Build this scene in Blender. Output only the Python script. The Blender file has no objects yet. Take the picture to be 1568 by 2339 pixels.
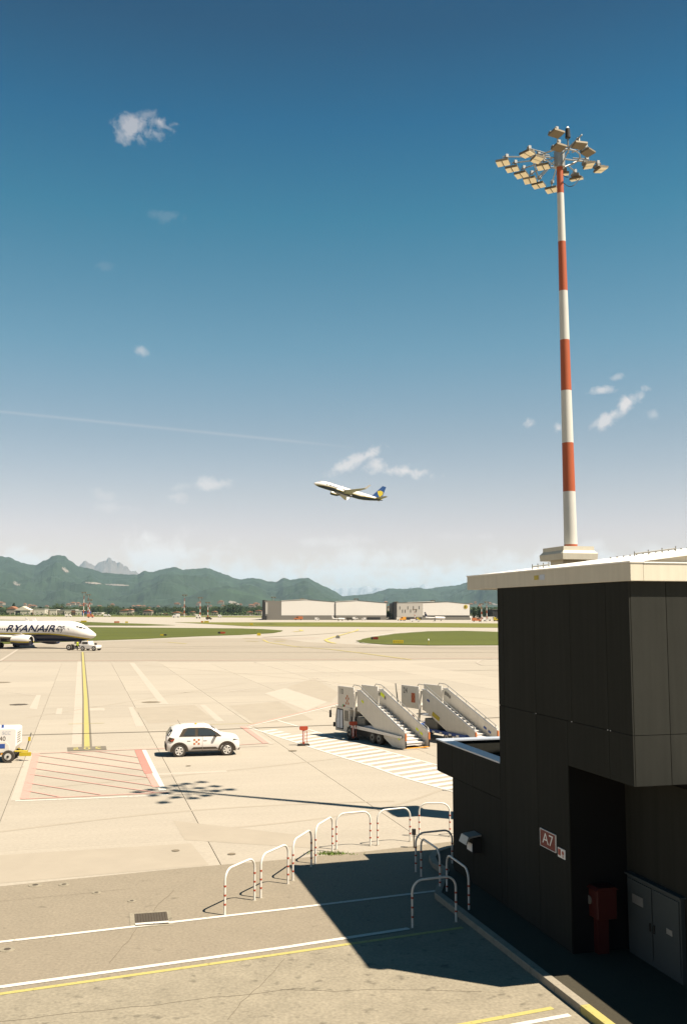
import bpy, bmesh, math, random
from mathutils import Vector, Matrix, noise
random.seed(7)
scene = bpy.context.scene
COL = scene.collection
R = math.radians

# ------------------------------------------------------------------ camera
F, CX, CY, YH, EYE = 2209.0, 784.0, 1169.5, 1395.0, 7.4
TH = math.atan((YH - CY) / F)
cam_d = bpy.data.cameras.new('camera')
cam = bpy.data.objects.new('camera', cam_d)
COL.objects.link(cam)
cam.location = (0, 0, EYE)
cam.rotation_euler = (math.pi / 2 + TH, 0, 0)
cam_d.sensor_fit = 'VERTICAL'
cam_d.sensor_height = 36.0
cam_d.sensor_width = 24.0
cam_d.lens = F / 2339.0 * 36.0
cam_d.clip_start = 0.1
cam_d.clip_end = 120000
scene.camera = cam

# ------------------------------------------------------------------ survey helpers: photo pixel -> place on the ground
def ray(px, py):
    x = (px - CX) / F
    yc = (CY - py) / F
    return Vector((x, math.cos(TH) - yc * math.sin(TH), math.sin(TH) + yc * math.cos(TH)))
def at(px, py, z=0.0):
    d = ray(px, py)
    return Vector((0, 0, EYE)) + d * ((z - EYE) / d.z)
def atY(px, py, Y):
    d = ray(px, py)
    return Vector((0, 0, EYE)) + d * (Y / d.y)

# ------------------------------------------------------------------ light and sky
SUN = Vector((0.60, -0.27, 1.0)).normalized()
sun_d = bpy.data.lights.new('sun', 'SUN')
sun_d.energy = 5.0
sun_d.angle = R(0.53)
sun_d.color = (1.0, 0.9, 0.76)
sun = bpy.data.objects.new('sun', sun_d)
COL.objects.link(sun)
sun.rotation_euler = (-SUN).to_track_quat('-Z', 'Y').to_euler()
sun.location = SUN * 60

SKY_STRENGTH = 0.05
world = bpy.data.worlds.new('World')
scene.world = world
world.use_nodes = True
wn, wl = world.node_tree.nodes, world.node_tree.links
wn.clear()
def N(nt, typ, **kw):
    n = nt.nodes.new(typ)
    for k, v in kw.items():
        setattr(n, k, v)
    return n
def lk(nt, a, b):
    nt.links.new(a, b)
def mth(nt, op, a, b=None, c=None, clamp=False):
    n = nt.nodes.new('ShaderNodeMath'); n.operation = op; n.use_clamp = clamp
    for i, v in enumerate((a, b, c)):
        if v is None: continue
        if isinstance(v, (int, float)): n.inputs[i].default_value = v
        else: nt.links.new(v, n.inputs[i])
    return n.outputs[0]
SKY_RAMP = [(0.0, (1.4809, 0.9661, 0.8497)), (0.0785, (1.4809, 0.9661, 0.8497)), (0.1191, (1.306, 0.9323, 0.7898)), (0.1768, (1.0019, 0.8687, 0.745)), (0.2643, (0.5851, 0.8586, 0.7726)), (0.3857, (0.1472, 0.7141, 0.7067)), (0.4652, (0.02, 0.5218, 0.6421)), (0.5373, (0.02, 0.3477, 0.464)), (1.0, (0.02, 0.2955, 0.3944))]
def build_world():
    nt = world.node_tree
    out = N(nt, 'ShaderNodeOutputWorld')
    bg = N(nt, 'ShaderNodeBackground')
    lk(nt, bg.outputs[0], out.inputs[0])
    sky = N(nt, 'ShaderNodeTexSky')
    sky.sky_type = 'NISHITA'
    sky.sun_disc = False
    sky.sun_elevation = math.asin(SUN.z)
    sky.sun_rotation = math.atan2(SUN.x, SUN.y)
    sky.altitude = 200
    sky.air_density = 1.0
    sky.dust_density = 0.6
    sky.ozone_density = 2.0
    tint = N(nt, 'ShaderNodeMix', data_type='RGBA', blend_type='MULTIPLY')
    tint.inputs[0].default_value = 1.0
    lk(nt, sky.outputs[0], tint.inputs[6])
    tc = N(nt, 'ShaderNodeTexCoord')
    # polarised film look of the sky: the same grading by height all the way round
    sepz = N(nt, 'ShaderNodeSeparateXYZ'); lk(nt, tc.outputs['Generated'], sepz.inputs[0])
    ramp = N(nt, 'ShaderNodeValToRGB')
    while len(ramp.color_ramp.elements) > 1: ramp.color_ramp.elements.remove(ramp.color_ramp.elements[-1])
    for i, (e, c) in enumerate(SKY_RAMP):
        el = ramp.color_ramp.elements[0] if i == 0 else ramp.color_ramp.elements.new(e)
        el.position = e; el.color = (*c, 1)
    lk(nt, mth(nt, 'MAXIMUM', sepz.outputs[2], 0.0), ramp.inputs[0])
    lk(nt, ramp.outputs[0], tint.inputs[7])
    sep = N(nt, 'ShaderNodeSeparateXYZ')
    lk(nt, tc.outputs['Generated'], sep.inputs[0])
    yy = mth(nt, 'MAXIMUM', sep.outputs[1], 0.08)
    u = mth(nt, 'DIVIDE', sep.outputs[0], yy)
    v = mth(nt, 'DIVIDE', sep.outputs[2], yy)
    front = mth(nt, 'MULTIPLY', mth(nt, 'SUBTRACT', sep.outputs[1], 0.1), 8.0, clamp=True)
    comb = N(nt, 'ShaderNodeCombineXYZ')
    lk(nt, u, comb.inputs[0]); lk(nt, v, comb.inputs[1])
    # ragged edges: fractal noise over the direction
    nz = N(nt, 'ShaderNodeTexNoise'); nz.inputs['Scale'].default_value = 26; nz.inputs['Detail'].default_value = 7
    nz.inputs['Roughness'].default_value = 0.62
    lk(nt, tc.outputs['Generated'], nz.inputs['Vector'])
    nz2 = N(nt, 'ShaderNodeTexNoise'); nz2.inputs['Scale'].default_value = 75; nz2.inputs['Detail'].default_value = 5
    nz2.inputs['Roughness'].default_value = 0.6; nz2.inputs['Distortion'].default_value = 0.4
    lk(nt, tc.outputs['Generated'], nz2.inputs['Vector'])
    nn = mth(nt, 'ADD', mth(nt, 'MULTIPLY', mth(nt, 'SUBTRACT', nz.outputs[0], 0.5), 3.2),
             mth(nt, 'MULTIPLY', mth(nt, 'SUBTRACT', nz2.outputs[0], 0.5), 2.6))
    #          px    py    rx   ry  tilt  strength
    clouds = [(300, 290, 36, 30, 25, 0.44), (372, 286, 32, 26, -35, 0.50), (335, 260, 42, 14, 0, 0.22), (285, 305, 26, 12, 30, .3),
              (825, 1046, 56, 11, 24, 0.6), (858, 1062, 22, 15, 0, 0.6), (925, 1075, 54, 14, -8, 0.75),
              (480, 1105, 38, 13, 8, 0.5), (410, 1112, 40, 8, 10, 0.2), (235, 1130, 32, 12, -15, 0.22), (255, 1160, 40, 12, 0, 0.25), (395, 1135, 40, 10, -10, 0.3),
              (1435, 918, 42, 13, 35, 0.72), (1392, 955, 44, 13, 35, 0.6), (1212, 968, 16, 12, 30, 0.6), (1275, 978, 12, 11, 30, 0.5),
              (1375, 890, 26, 10, 10, 0.55), (1405, 862, 16, 6, 20, 0.3), (1492, 946, 12, 10, 0, 0.25),
              (325, 805, 12, 15, 45, 0.35), (370, 493, 46, 14, -10, 0.07), (235, 606, 24, 8, -5, 0.05),
              (755, 1238, 70, 13, 0, 0.5), (790, 1256, 40, 9, 0, 0.45), (1100, 1226, 22, 8, 0, 0.3), (1345, 1248, 26, 10, 10, 0.6),
              (1030, 1224, 26, 8, 0, 0.2), (1490, 1253, 60, 12, 0, 0.45),
              (90, 1285, 110, 26, 0, 0.9), (350, 1276, 130, 38, 0, 1.0), (560, 1310, 150, 24, 0, .9), (770, 1310, 180, 30, 0, 1.0),
              (1000, 1312, 190, 36, 0, 1.0), (860, 1278, 150, 24, 0, 0.8), (1200, 1300, 180, 34, 0, 0.95), (1480, 1295, 160, 30, 0, 0.9), (-150, 1290, 200, 36, 0, .9), (1900, 1290, 250, 40, 0, .9)]
    total = None
    for (px, py, rx, ry, tilt, st) in clouds:
        d = ray(px, py)
        cu, cv = d.x / d.y, d.z / d.y
        mp = N(nt, 'ShaderNodeMapping', vector_type='TEXTURE')
        mp.inputs['Location'].default_value = (cu, cv, 0)
        mp.inputs['Rotation'].default_value = (0, 0, R(tilt))
        mp.inputs['Scale'].default_value = (rx / F * 1.25, ry / F * 1.35, 1)
        lk(nt, comb.outputs[0], mp.inputs[0])
        ln = N(nt, 'ShaderNodeVectorMath', operation='LENGTH')
        lk(nt, mp.outputs[0], ln.inputs[0])
        body = mth(nt, 'SUBTRACT', 1.0, ln.outputs['Value'])
        body = mth(nt, 'ADD', body, nn)
        edge = mth(nt, 'MULTIPLY', mth(nt, 'SUBTRACT', 1.7, ln.outputs['Value']), 1.4, clamp=True)
        body = mth(nt, 'MULTIPLY', mth(nt, 'MULTIPLY', body, 1.15, clamp=True), edge)
        body = mth(nt, 'MULTIPLY', body, st)
        total = body if total is None else mth(nt, 'MAXIMUM', total, body)
    # contrail: thin line through two directions
    d0, d1 = ray(0, 940), ray(830, 1024)
    a = Vector((d0.x / d0.y, d0.z / d0.y)); b = Vector((d1.x / d1.y, d1.z / d1.y))
    t = (b - a).normalized(); ang = math.atan2(t.y, t.x)
    mp = N(nt, 'ShaderNodeMapping', vector_type='TEXTURE')
    mp.inputs['Location'].default_value = (b.x, b.y, 0); mp.inputs['Rotation'].default_value = (0, 0, ang)
    lk(nt, comb.outputs[0], mp.inputs[0])
    s2 = N(nt, 'ShaderNodeSeparateXYZ'); lk(nt, mp.outputs[0], s2.inputs[0])
    w = mth(nt, 'SUBTRACT', 1.0, mth(nt, 'DIVIDE', mth(nt, 'ABSOLUTE', s2.outputs[1]), 0.0022), clamp=True)
    lim = mth(nt, 'MULTIPLY', s2.outputs[0], -12.0, clamp=True)
    trail = mth(nt, 'MULTIPLY', mth(nt, 'MULTIPLY', w, lim), 0.16)
    total = mth(nt, 'MAXIMUM', total, trail)
    total = mth(nt, 'MULTIPLY', total, front, clamp=True)
    mix = N(nt, 'ShaderNodeMix', data_type='RGBA')
    lk(nt, total, mix.inputs[0])
    lk(nt, tint.outputs[2], mix.inputs[6])
    mix.inputs[7].default_value = (7.9, 7.1, 6.7, 1)
    lk(nt, mix.outputs[2], bg.inputs[0])
    bg.inputs[1].default_value = SKY_STRENGTH
build_world()

scene.view_settings.view_transform = 'Standard'
scene.view_settings.look = 'None'
scene.view_settings.gamma = 1.0
scene.view_settings.use_curve_mapping = False
scene.view_settings.exposure = 1.3
scene.render.engine = 'CYCLES'
scene.cycles.max_bounces = 6
scene.cycles.diffuse_bounces = 1
scene.cycles.volume_bounces = 0
scene.cycles.transparent_max_bounces = 6
scene.cycles.use_denoising = True

# ------------------------------------------------------------------ materials
def mat(name, col, rough=0.7, metal=0.0, var=0.0, scale=3.0, detail=4, bump=0.0, spec=0.3, spots=None, rnd=0.0, emit=None, stretch=None, grain=None, streak=0.0):
    m = bpy.data.materials.new(name)
    m.use_nodes = True
    nt = m.node_tree
    b = nt.nodes['Principled BSDF']
    b.inputs['Base Color'].default_value = (*col, 1)
    b.inputs['Roughness'].default_value = rough
    b.inputs['Metallic'].default_value = metal
    b.inputs['Specular IOR Level'].default_value = spec
    if emit:
        b.inputs['Emission Color'].default_value = (*emit[0], 1); b.inputs['Emission Strength'].default_value = emit[1]
    if var or bump or spots or rnd:
        tc = N(nt, 'ShaderNodeTexCoord')
        src = tc.outputs['Object']
        if stretch:
            mp = N(nt, 'ShaderNodeMapping'); mp.inputs['Scale'].default_value = stretch[:3]
            mp.inputs['Rotation'].default_value = (0, 0, R(stretch[3]) if len(stretch) > 3 else 0)
            lk(nt, src, mp.inputs[0]); src = mp.outputs[0]
        nz = N(nt, 'ShaderNodeTexNoise'); nz.inputs['Scale'].default_value = scale; nz.inputs['Detail'].default_value = detail
        nz.inputs['Roughness'].default_value = 0.65
        lk(nt, src, nz.inputs['Vector'])
        f = mth(nt, 'ADD', mth(nt, 'MULTIPLY', mth(nt, 'SUBTRACT', nz.outputs[0], 0.5), var * 2), 1.0)
        if rnd:
            oi = N(nt, 'ShaderNodeObjectInfo')
            f = mth(nt, 'MULTIPLY', f, mth(nt, 'ADD', mth(nt, 'MULTIPLY', mth(nt, 'SUBTRACT', oi.outputs['Random'], 0.5), rnd * 2), 1.0))
        if spots:
            sc, th, amt = spots
            n2 = N(nt, 'ShaderNodeTexNoise'); n2.inputs['Scale'].default_value = sc; n2.inputs['Detail'].default_value = 3
            lk(nt, tc.outputs['Object'], n2.inputs['Vector'])
            k = mth(nt, 'MULTIPLY', mth(nt, 'SUBTRACT', n2.outputs[0], th), 9.0, clamp=True)
            f = mth(nt, 'MULTIPLY', f, mth(nt, 'SUBTRACT', 1.0, mth(nt, 'MULTIPLY', k, amt)))
        if grain:
            n4 = N(nt, 'ShaderNodeTexNoise'); n4.inputs['Scale'].default_value = grain[0]; n4.inputs['Detail'].default_value = 2
            lk(nt, tc.outputs['Object'], n4.inputs['Vector'])
            f = mth(nt, 'MULTIPLY', f, mth(nt, 'ADD', mth(nt, 'MULTIPLY', mth(nt, 'SUBTRACT', n4.outputs[0], 0.5), grain[1] * 2), 1.0))
        if streak:
            m5 = N(nt, 'ShaderNodeMapping'); m5.inputs['Scale'].default_value = (5, 5, 0.25); lk(nt, tc.outputs['Object'], m5.inputs[0])
            n5 = N(nt, 'ShaderNodeTexNoise'); n5.inputs['Scale'].default_value = 1.6; n5.inputs['Detail'].default_value = 6; lk(nt, m5.outputs[0], n5.inputs['Vector'])
            f = mth(nt, 'MULTIPLY', f, mth(nt, 'ADD', mth(nt, 'MULTIPLY', mth(nt, 'SUBTRACT', n5.outputs[0], 0.5), streak * 2), 1.0))
        vm = N(nt, 'ShaderNodeVectorMath', operation='SCALE')
        vm.inputs[0].default_value = col
        lk(nt, f, vm.inputs['Scale'])
        lk(nt, vm.outputs[0], b.inputs['Base Color'])
        if bump:
            n3 = N(nt, 'ShaderNodeTexNoise'); n3.inputs['Scale'].default_value = scale * 12; n3.inputs['Detail'].default_value = 3
            lk(nt, tc.outputs['Object'], n3.inputs['Vector'])
            bp = N(nt, 'ShaderNodeBump'); bp.inputs['Strength'].default_value = bump; bp.inputs['Distance'].default_value = 0.02
            lk(nt, n3.outputs[0], bp.inputs['Height']); lk(nt, bp.outputs[0], b.inputs['Normal'])
    return m
M = {}
M['concrete'] = mat('apron concrete', (0.300, 0.262, 0.207), 0.9, var=0.16, scale=0.35, detail=9, spots=(0.9, 0.66, 0.18), rnd=0.05, bump=0.1, stretch=(0.35, 1.6, 1, -4), grain=(9, 0.16), streak=0.0)
M['joint'] = mat('joint filler', (0.10, 0.08, 0.055), 0.9)
M['taxi'] = mat('taxiway surface', (0.250, 0.214, 0.165), 0.9, var=0.16, scale=0.05, detail=10, stretch=(0.2, 1.8, 1, -8), grain=(1.2, 0.12))
M['taxi_pale'] = mat('pale taxiway surface', (0.30, 0.265, 0.215), 0.9, var=0.1, scale=0.05, detail=8, stretch=(0.2, 1.8, 1, -4), grain=(1.2, 0.1))
M['asphalt'] = mat('service road asphalt', (0.196, 0.164, 0.118), 0.88, var=0.12, scale=1.1, detail=12, spots=(2.6, 0.66, 0.35), bump=0.25, grain=(14, 0.30))
M['asphalt_stained'] = mat('stained asphalt', (0.212, 0.183, 0.132), 0.87, var=0.34, scale=1.1, detail=14, spots=(3.1, 0.60, 0.38), bump=0.3, grain=(14, 0.34))
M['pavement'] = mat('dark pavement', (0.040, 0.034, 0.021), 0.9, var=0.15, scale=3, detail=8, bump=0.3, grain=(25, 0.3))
M['kerb'] = mat('kerb concrete', (0.24, 0.21, 0.16), 0.85, var=0.2, scale=5, detail=6, bump=0.2, grain=(20, .2))
M['paint_white'] = mat('white line paint', (0.52, 0.485, 0.42), 0.7, var=0.16, scale=5, detail=8, spots=(9, 0.60, 0.45), grain=(30, 0.15))
M['paint_worn'] = mat('worn white line paint', (0.345, 0.298, 0.24), 0.8, var=0.12, scale=2, detail=8)
M['paint_yellow'] = mat('yellow line paint', (0.35, 0.30, 0.10), 0.7, var=0.15, scale=4, detail=8, spots=(8, 0.60, 0.35), grain=(30, 0.15))
M['paint_yellow_pale'] = mat('pale yellow line paint', (0.38, 0.31, 0.10), 0.8, var=0.15, scale=1, detail=6)
M['paint_black'] = mat('black line paint', (0.14, 0.12, 0.09), 0.8, var=0.3, scale=4, detail=8)
M['paint_red'] = mat('red line paint', (0.42, 0.165, 0.13), 0.8, var=0.15, scale=3, detail=8)
M['paint_red_pale'] = mat('pale red line paint', (0.42, 0.235, 0.19), 0.8, var=0.15, scale=3, detail=8)
M['patch'] = mat('repaired slab patch', (0.276, 0.237, 0.182), 0.9, var=0.14, scale=0.7, detail=8)
M['stain'] = mat('oil stain', (0.15, 0.12, 0.08), 0.8, var=0.4, scale=3, detail=6)
M['grass'] = mat('airfield grass', (0.060, 0.068, 0.004), 0.95, var=0.45, scale=0.035, detail=12, stretch=(0.35, 1, 1, 0), grain=(0.6, 0.3))
M['grass_dry'] = mat('dry airfield grass', (0.105, 0.105, 0.012), 0.95, var=0.35, scale=0.03, detail=12, stretch=(0.35, 1, 1, 0), grain=(0.6, 0.3))
M['fields'] = mat('far fields', (0.054, 0.063, 0.018), 0.95, var=0.4, scale=0.002, detail=10)
M['forest'] = mat('forested slope', (0.017, 0.030, 0.014), 0.95, var=0.85, scale=0.0035, detail=14, spots=(0.0012, 0.6, -0.5), grain=(0.02, 0.35))
M['rock'] = mat('bare mountain rock', (0.102, 0.075, 0.060), 0.95, var=0.35, scale=0.002, detail=12)
M['snow'] = mat('snowy mountain', (0.198, 0.186, 0.198), 0.9, var=0.9, scale=0.0008, detail=10)
M['clad'] = mat('dark wall panel', (0.0255, 0.0255, 0.0215), 0.9, var=0.08, scale=2, detail=5, rnd=0.06, spec=0.06, grain=(60, 0.18), streak=0.22)
M['clad_gap'] = mat('panel gap', (0.004, 0.004, 0.004), 0.9)
M['fascia'] = mat('fascia metal', (0.52, 0.47, 0.37), 0.6, var=0.06, scale=2, detail=5, streak=0.12)
M['roof'] = mat('roof membrane', (0.75, 0.71, 0.63), 0.6, var=0.06, scale=1, detail=6)
M['coping'] = mat('coping metal', (0.42, 0.45, 0.5), 0.45, metal=0.3, var=0.1, scale=3)
M['plinth'] = mat('painted concrete', (0.52, 0.48, 0.38), 0.8, var=0.08, scale=2, detail=6, streak=0.1)
M['white'] = mat('white vehicle paint', (0.62, 0.58, 0.53), 0.35, spec=0.5, var=0.05, scale=2, detail=6)
M['white_dull'] = mat('dirty white panel', (0.58, 0.535, 0.455), 0.55, var=0.14, scale=1.6, detail=8, streak=0.12)
M['cream'] = mat('cream building wall', (0.5, 0.45, 0.36), 0.85, var=0.1, scale=0.3)
M['door_white'] = mat('hangar door sheet', (0.66, 0.62, 0.56), 0.8, var=0.04, scale=0.1)
M['hangar_grey'] = mat('hangar grey sheet', (0.17, 0.155, 0.13), 0.8, var=0.06, scale=0.1)
M['hangar_pale'] = mat('hangar pale grey sheet', (0.42, 0.39, 0.34), 0.8, var=0.06, scale=0.1)
M['dark'] = mat('black rubber and plastic', (0.022, 0.02, 0.018), 0.75)
M['dark_brown'] = mat('dusty black plastic', (0.045, 0.034, 0.022), 0.8, var=0.2, scale=6)
M['glass'] = mat('dark vehicle glass', (0.03, 0.035, 0.035), 0.12, spec=0.8)
M['tyre'] = mat('tyre rubber', (0.05, 0.042, 0.033), 0.85)
M['rim'] = mat('wheel rim', (0.55, 0.52, 0.47), 0.4, metal=0.3)
M['red'] = mat('red paint', (0.325, 0.049, 0.019), 0.55)
M['mast_red'] = mat('mast orange red paint', (0.32, 0.075, 0.028), 0.5, var=0.08, scale=2)
M['mast_white'] = mat('mast white paint', (0.47, 0.455, 0.41), 0.5, var=0.06, scale=2)
M['orange'] = mat('orange marking', (0.403, 0.124, 0.039), 0.6)
M['yellow'] = mat('yellow paint', (0.408, 0.312, 0.018), 0.5)
M['amber'] = mat('amber lamp', (0.7, 0.3, 0.03), 0.3)
M['green'] = mat('green sticker', (0.05, 0.32, 0.09), 0.5)
M['navy'] = mat('navy aircraft paint', (0.01, 0.014, 0.04), 0.3, spec=0.5)
M['fin_blue'] = mat('blue tail paint', (0.015, 0.05, 0.15), 0.35)
M['blue'] = mat('blue paint', (0.03, 0.07, 0.24), 0.5)
M['steel'] = mat('galvanised steel', (0.336, 0.328, 0.304), 0.45, metal=0.6, var=0.12, scale=4)
M['steel_dark'] = mat('weathered steel', (0.17, 0.165, 0.145), 0.6, metal=0.3, var=0.25, scale=8)
M['lamp_back'] = mat('floodlight housing', (0.15, 0.12, 0.075), 0.6, metal=0.2, var=0.15, scale=6)
M['lamp_glass'] = mat('floodlight glass', (0.85, 0.74, 0.5), 0.35, spec=0.5)
M['wing'] = mat('wing grey', (0.36, 0.34, 0.30), 0.45)
M['grate'] = mat('cast iron grate', (0.06, 0.048, 0.034), 0.8, var=0.2, scale=8)
M['tile'] = mat('terracotta roof', (0.22, 0.10, 0.05), 0.85, var=0.25, scale=0.6)
M['house'] = mat('plastered house wall', (0.264, 0.220, 0.171), 0.85, var=0.1, scale=0.5, rnd=0.2)
M['leaf'] = mat('tree leaves', (0.045, 0.068, 0.016), 0.8, var=0.5, scale=0.5, detail=4, rnd=0.35)
M['leaf_dark'] = mat('dark tree leaves', (0.024, 0.043, 0.013), 0.8, var=0.5, scale=0.5, detail=4, rnd=0.3)
M['trunk'] = mat('tree bark', (0.09, 0.065, 0.04), 0.9)
M['cab_grey'] = mat('grey cabinet paint', (0.045, 0.054, 0.054), 0.6, var=0.1, scale=3)
M['sign_red'] = mat('sign red', (0.15, 0.012, 0.007), 0.5)
M['sign_white'] = mat('sign white', (0.75, 0.72, 0.68), 0.5)
M['skin'] = mat('skin', (0.35, 0.2, 0.13), 0.6)
M['hivis'] = mat('yellow safety vest', (0.65, 0.72, 0.04), 0.7)
M['weed'] = mat('weed leaves', (0.10, 0.15, 0.02), 0.8, var=0.4, scale=20)
M['hoop_white'] = mat('hoop white paint', (0.60, 0.565, 0.50), 0.45, var=0.1, scale=6)
M['post_red'] = mat('shade darkened red paint', (0.05, 0.007, 0.005), 0.6)  # red darkened in the colour itself to stand for the recess shade
M['scar'] = mat('pale quarry rock', (0.17, 0.15, 0.125), 0.95, var=0.3, scale=0.01)
M['road_stain'] = mat('dark road stain', (0.115, 0.095, 0.06), 0.9, var=0.3, scale=9, detail=8, grain=(25, 0.5))
M['water_grey'] = mat('grey container', (0.2, 0.17, 0.13), 0.8)

# ------------------------------------------------------------------ mesh helpers
class MB:
    def __init__(s): s.v = []; s.f = []; s.m = []
    def add(s, vs, fs, mi=0):
        o = len(s.v); s.v += [tuple(v) for v in vs]
        s.f += [tuple(i + o for i in f) for f in fs]; s.m += [mi] * len(fs)
        return s
    def box(s, c, d, mi=0, rot=None):
        vs = []
        for x in (-.5, .5):
            for y in (-.5, .5):
                for z in (-.5, .5):
                    p = Vector((x * d[0], y * d[1], z * d[2]))
                    if rot is not None: p = rot @ p
                    vs.append(p + Vector(c))
        return s.add(vs, [(0, 1, 3, 2), (4, 6, 7, 5), (0, 4, 5, 1), (2, 3, 7, 6), (0, 2, 6, 4), (1, 5, 7, 3)], mi)
    def span(s, a, b, mi=0):
        return s.box([(a[i] + b[i]) / 2 for i in range(3)], [abs(a[i] - b[i]) for i in range(3)], mi)
    def prism(s, poly, z0, z1, mi=0):
        n = len(poly)
        vs = [(p[0], p[1], z0) for p in poly] + [(p[0], p[1], z1) for p in poly]
        return s.add(vs, [tuple(range(n))[::-1], tuple(range(n, 2 * n))] + [(i, (i + 1) % n, n + (i + 1) % n, n + i) for i in range(n)], mi)
    def extr(s, poly, y0, y1, mi=0):          # polygon in x,z pushed along y
        n = len(poly)
        vs = [(p[0], y0, p[1]) for p in poly] + [(p[0], y1, p[1]) for p in poly]
        return s.add(vs, [tuple(range(n)), tuple(range(n, 2 * n))[::-1]] + [(i, n + i, n + (i + 1) % n, (i + 1) % n) for i in range(n)], mi)
    def sheet(s, poly, z, mi=0):
        return s.add([(p[0], p[1], z) for p in poly], [tuple(range(len(poly)))], mi)
    def cyl(s, p0, p1, r0, r1=None, n=12, mi=0, caps=True):
        r1 = r0 if r1 is None else r1
        p0, p1 = Vector(p0), Vector(p1); d = (p1 - p0).normalized()
        u = d.orthogonal().normalized(); w = d.cross(u)
        vs = []
        for p, r in ((p0, r0), (p1, r1)):
            for k in range(n):
                a = 2 * math.pi * k / n
                vs.append(p + u * math.cos(a) * r + w * math.sin(a) * r)
        fs = [(k, (k + 1) % n, n + (k + 1) % n, n + k) for k in range(n)]
        if caps: fs += [tuple(range(n))[::-1], tuple(range(n, 2 * n))]
        return s.add(vs, fs, mi)
    def tube(s, pts, r, n=8, mi=0, close=True):
        pts = [Vector(p) for p in pts]; rings = []; up = None
        for i, p in enumerate(pts):
            d = ((pts[min(i + 1, len(pts) - 1)] - pts[max(i - 1, 0)])).normalized()
            if up is None: up = d.orthogonal().normalized()
            u = (up - d * up.dot(d)).normalized(); up = u; w = d.cross(u)
            rings.append([p + u * math.cos(2 * math.pi * k / n) * r + w * math.sin(2 * math.pi * k / n) * r for k in range(n)])
        vs = [q for g in rings for q in g]
        fs = [(i * n + k, i * n + (k + 1) % n, (i + 1) * n + (k + 1) % n, (i + 1) * n + k) for i in range(len(pts) - 1) for k in range(n)]
        if close: fs += [tuple(range(n))[::-1], tuple((len(pts) - 1) * n + k for k in range(n))]
        return s.add(vs, fs, mi)
    def build(s, name, m, parent=None, smooth=False, bevel=0):
        me = bpy.data.meshes.new(name)
        me.from_pydata(s.v, [], s.f)
        for q in (m if isinstance(m, (list, tuple)) else [m]):
            me.materials.append(M[q] if isinstance(q, str) else q)
        for i, p in enumerate(me.polygons):
            p.material_index = s.m[i]
            p.use_smooth = smooth
        bm = bmesh.new(); bm.from_mesh(me)
        bmesh.ops.recalc_face_normals(bm, faces=bm.faces)
        bm.to_mesh(me); bm.free()
        if smooth:
            try: me.set_sharp_from_angle(angle=R(40))
            except Exception: pass
        o = bpy.data.objects.new(name, me)
        COL.objects.link(o)
        if parent is not None: o.parent = parent
        if bevel:
            b = o.modifiers.new('bevel', 'BEVEL'); b.width = bevel; b.segments = 2; b.limit_method = 'ANGLE'
        return o
def tag(o, label=None, cat=None, group=None, kind=None):
    if label: o['label'] = label
    if cat: o['category'] = cat
    if group: o['group'] = group
    if kind: o['kind'] = kind
    return o
def empty(name, loc=(0, 0, 0), rz=0.0, label=None, cat=None, group=None, kind=None, scale=1.0, rot=None):
    o = bpy.data.objects.new(name, None); COL.objects.link(o)
    o.empty_display_size = 0.5
    o.location = loc; o.rotation_euler = rot if rot else (0, 0, rz); o.scale = (scale,) * 3
    return tag(o, label, cat, group, kind)
def kids(o): return [c for c in bpy.data.objects if c.parent == o]
def copy_tree(o, parent=None):
    c = o.copy(); COL.objects.link(c)
    if parent is not None: c.parent = parent
    for ch in kids(o): copy_tree(ch, c)
    return c
def text_mesh(txt, size, align='CENTER', shear=0.0, offset=0.0, extrude=0.0):
    cu = bpy.data.curves.new('lettering', 'FONT')
    cu.body = txt; cu.size = size; cu.align_x = align; cu.align_y = 'CENTER'; cu.shear = shear; cu.offset = offset
    cu.extrude = extrude; cu.fill_mode = 'BOTH' if extrude else 'FRONT'; cu.resolution_u = 4
    ob = bpy.data.objects.new('lettering', cu); COL.objects.link(ob)
    dg = bpy.context.evaluated_depsgraph_get(); dg.update()
    me = bpy.data.meshes.new_from_object(ob.evaluated_get(dg))
    bpy.data.objects.remove(ob); bpy.data.curves.remove(cu)
    return me
def text_obj(name, txt, size, m, parent, matrix, **kw):
    me = text_mesh(txt, size, **kw)
    me.materials.clear(); me.materials.append(M[m])
    me.transform(matrix)
    o = bpy.data.objects.new(name, me); COL.objects.link(o); o.parent = parent
    return o
def frame(loc, xdir, ydir):
    x = Vector(xdir).normalized(); y = Vector(ydir).normalized(); z = x.cross(y)
    m = Matrix((x, y, z)).transposed().to_4x4(); m.translation = Vector(loc)
    return m
def structure(mb, name, m, parent=None, **kw):
    o = mb.build(name, m, parent, **kw)
    if parent is None: o['kind'] = 'structure'
    return o
def px2(pts, z=0.0): return [at(p[0], p[1], z).xy for p in pts]

# ================================================================== SETTING: ground
GA = R(15.0)                                   # the apron grid
BX = Vector((math.cos(GA), math.sin(GA))); AY = Vector((-math.sin(GA), math.cos(GA)))
def gb(b, a): return BX * b + AY * a           # grid -> world

mb = MB()
n = 64
mb.sheet([(math.cos(2 * math.pi * k / n) * 60000, math.sin(2 * math.pi * k / n) * 60000) for k in range(n)], -0.30)
structure(mb, 'ground', 'fields')
mb = MB(); mb.sheet([(-1500, -60), (1500, -60), (1500, 1480), (-1500, 1480)], -0.09)
structure(mb, 'runway', 'taxi_pale')
# asphalt taxiway band beyond the slab apron
mb = MB()
far_line = [(-260, 118), (-49.84, 141.93), (-18.21, 143.14), (24.28, 150.91), (260, 190)]
mb.sheet([Vector(p) for p in far_line] + px2([(1900, 1468), (1143, 1476), (880, 1475), (700, 1466), (640, 1458), (455, 1457), (315, 1462), (0, 1473), (-600, 1478)]), -0.045)
taxiway = structure(mb, 'taxiway', 'taxi')

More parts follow.
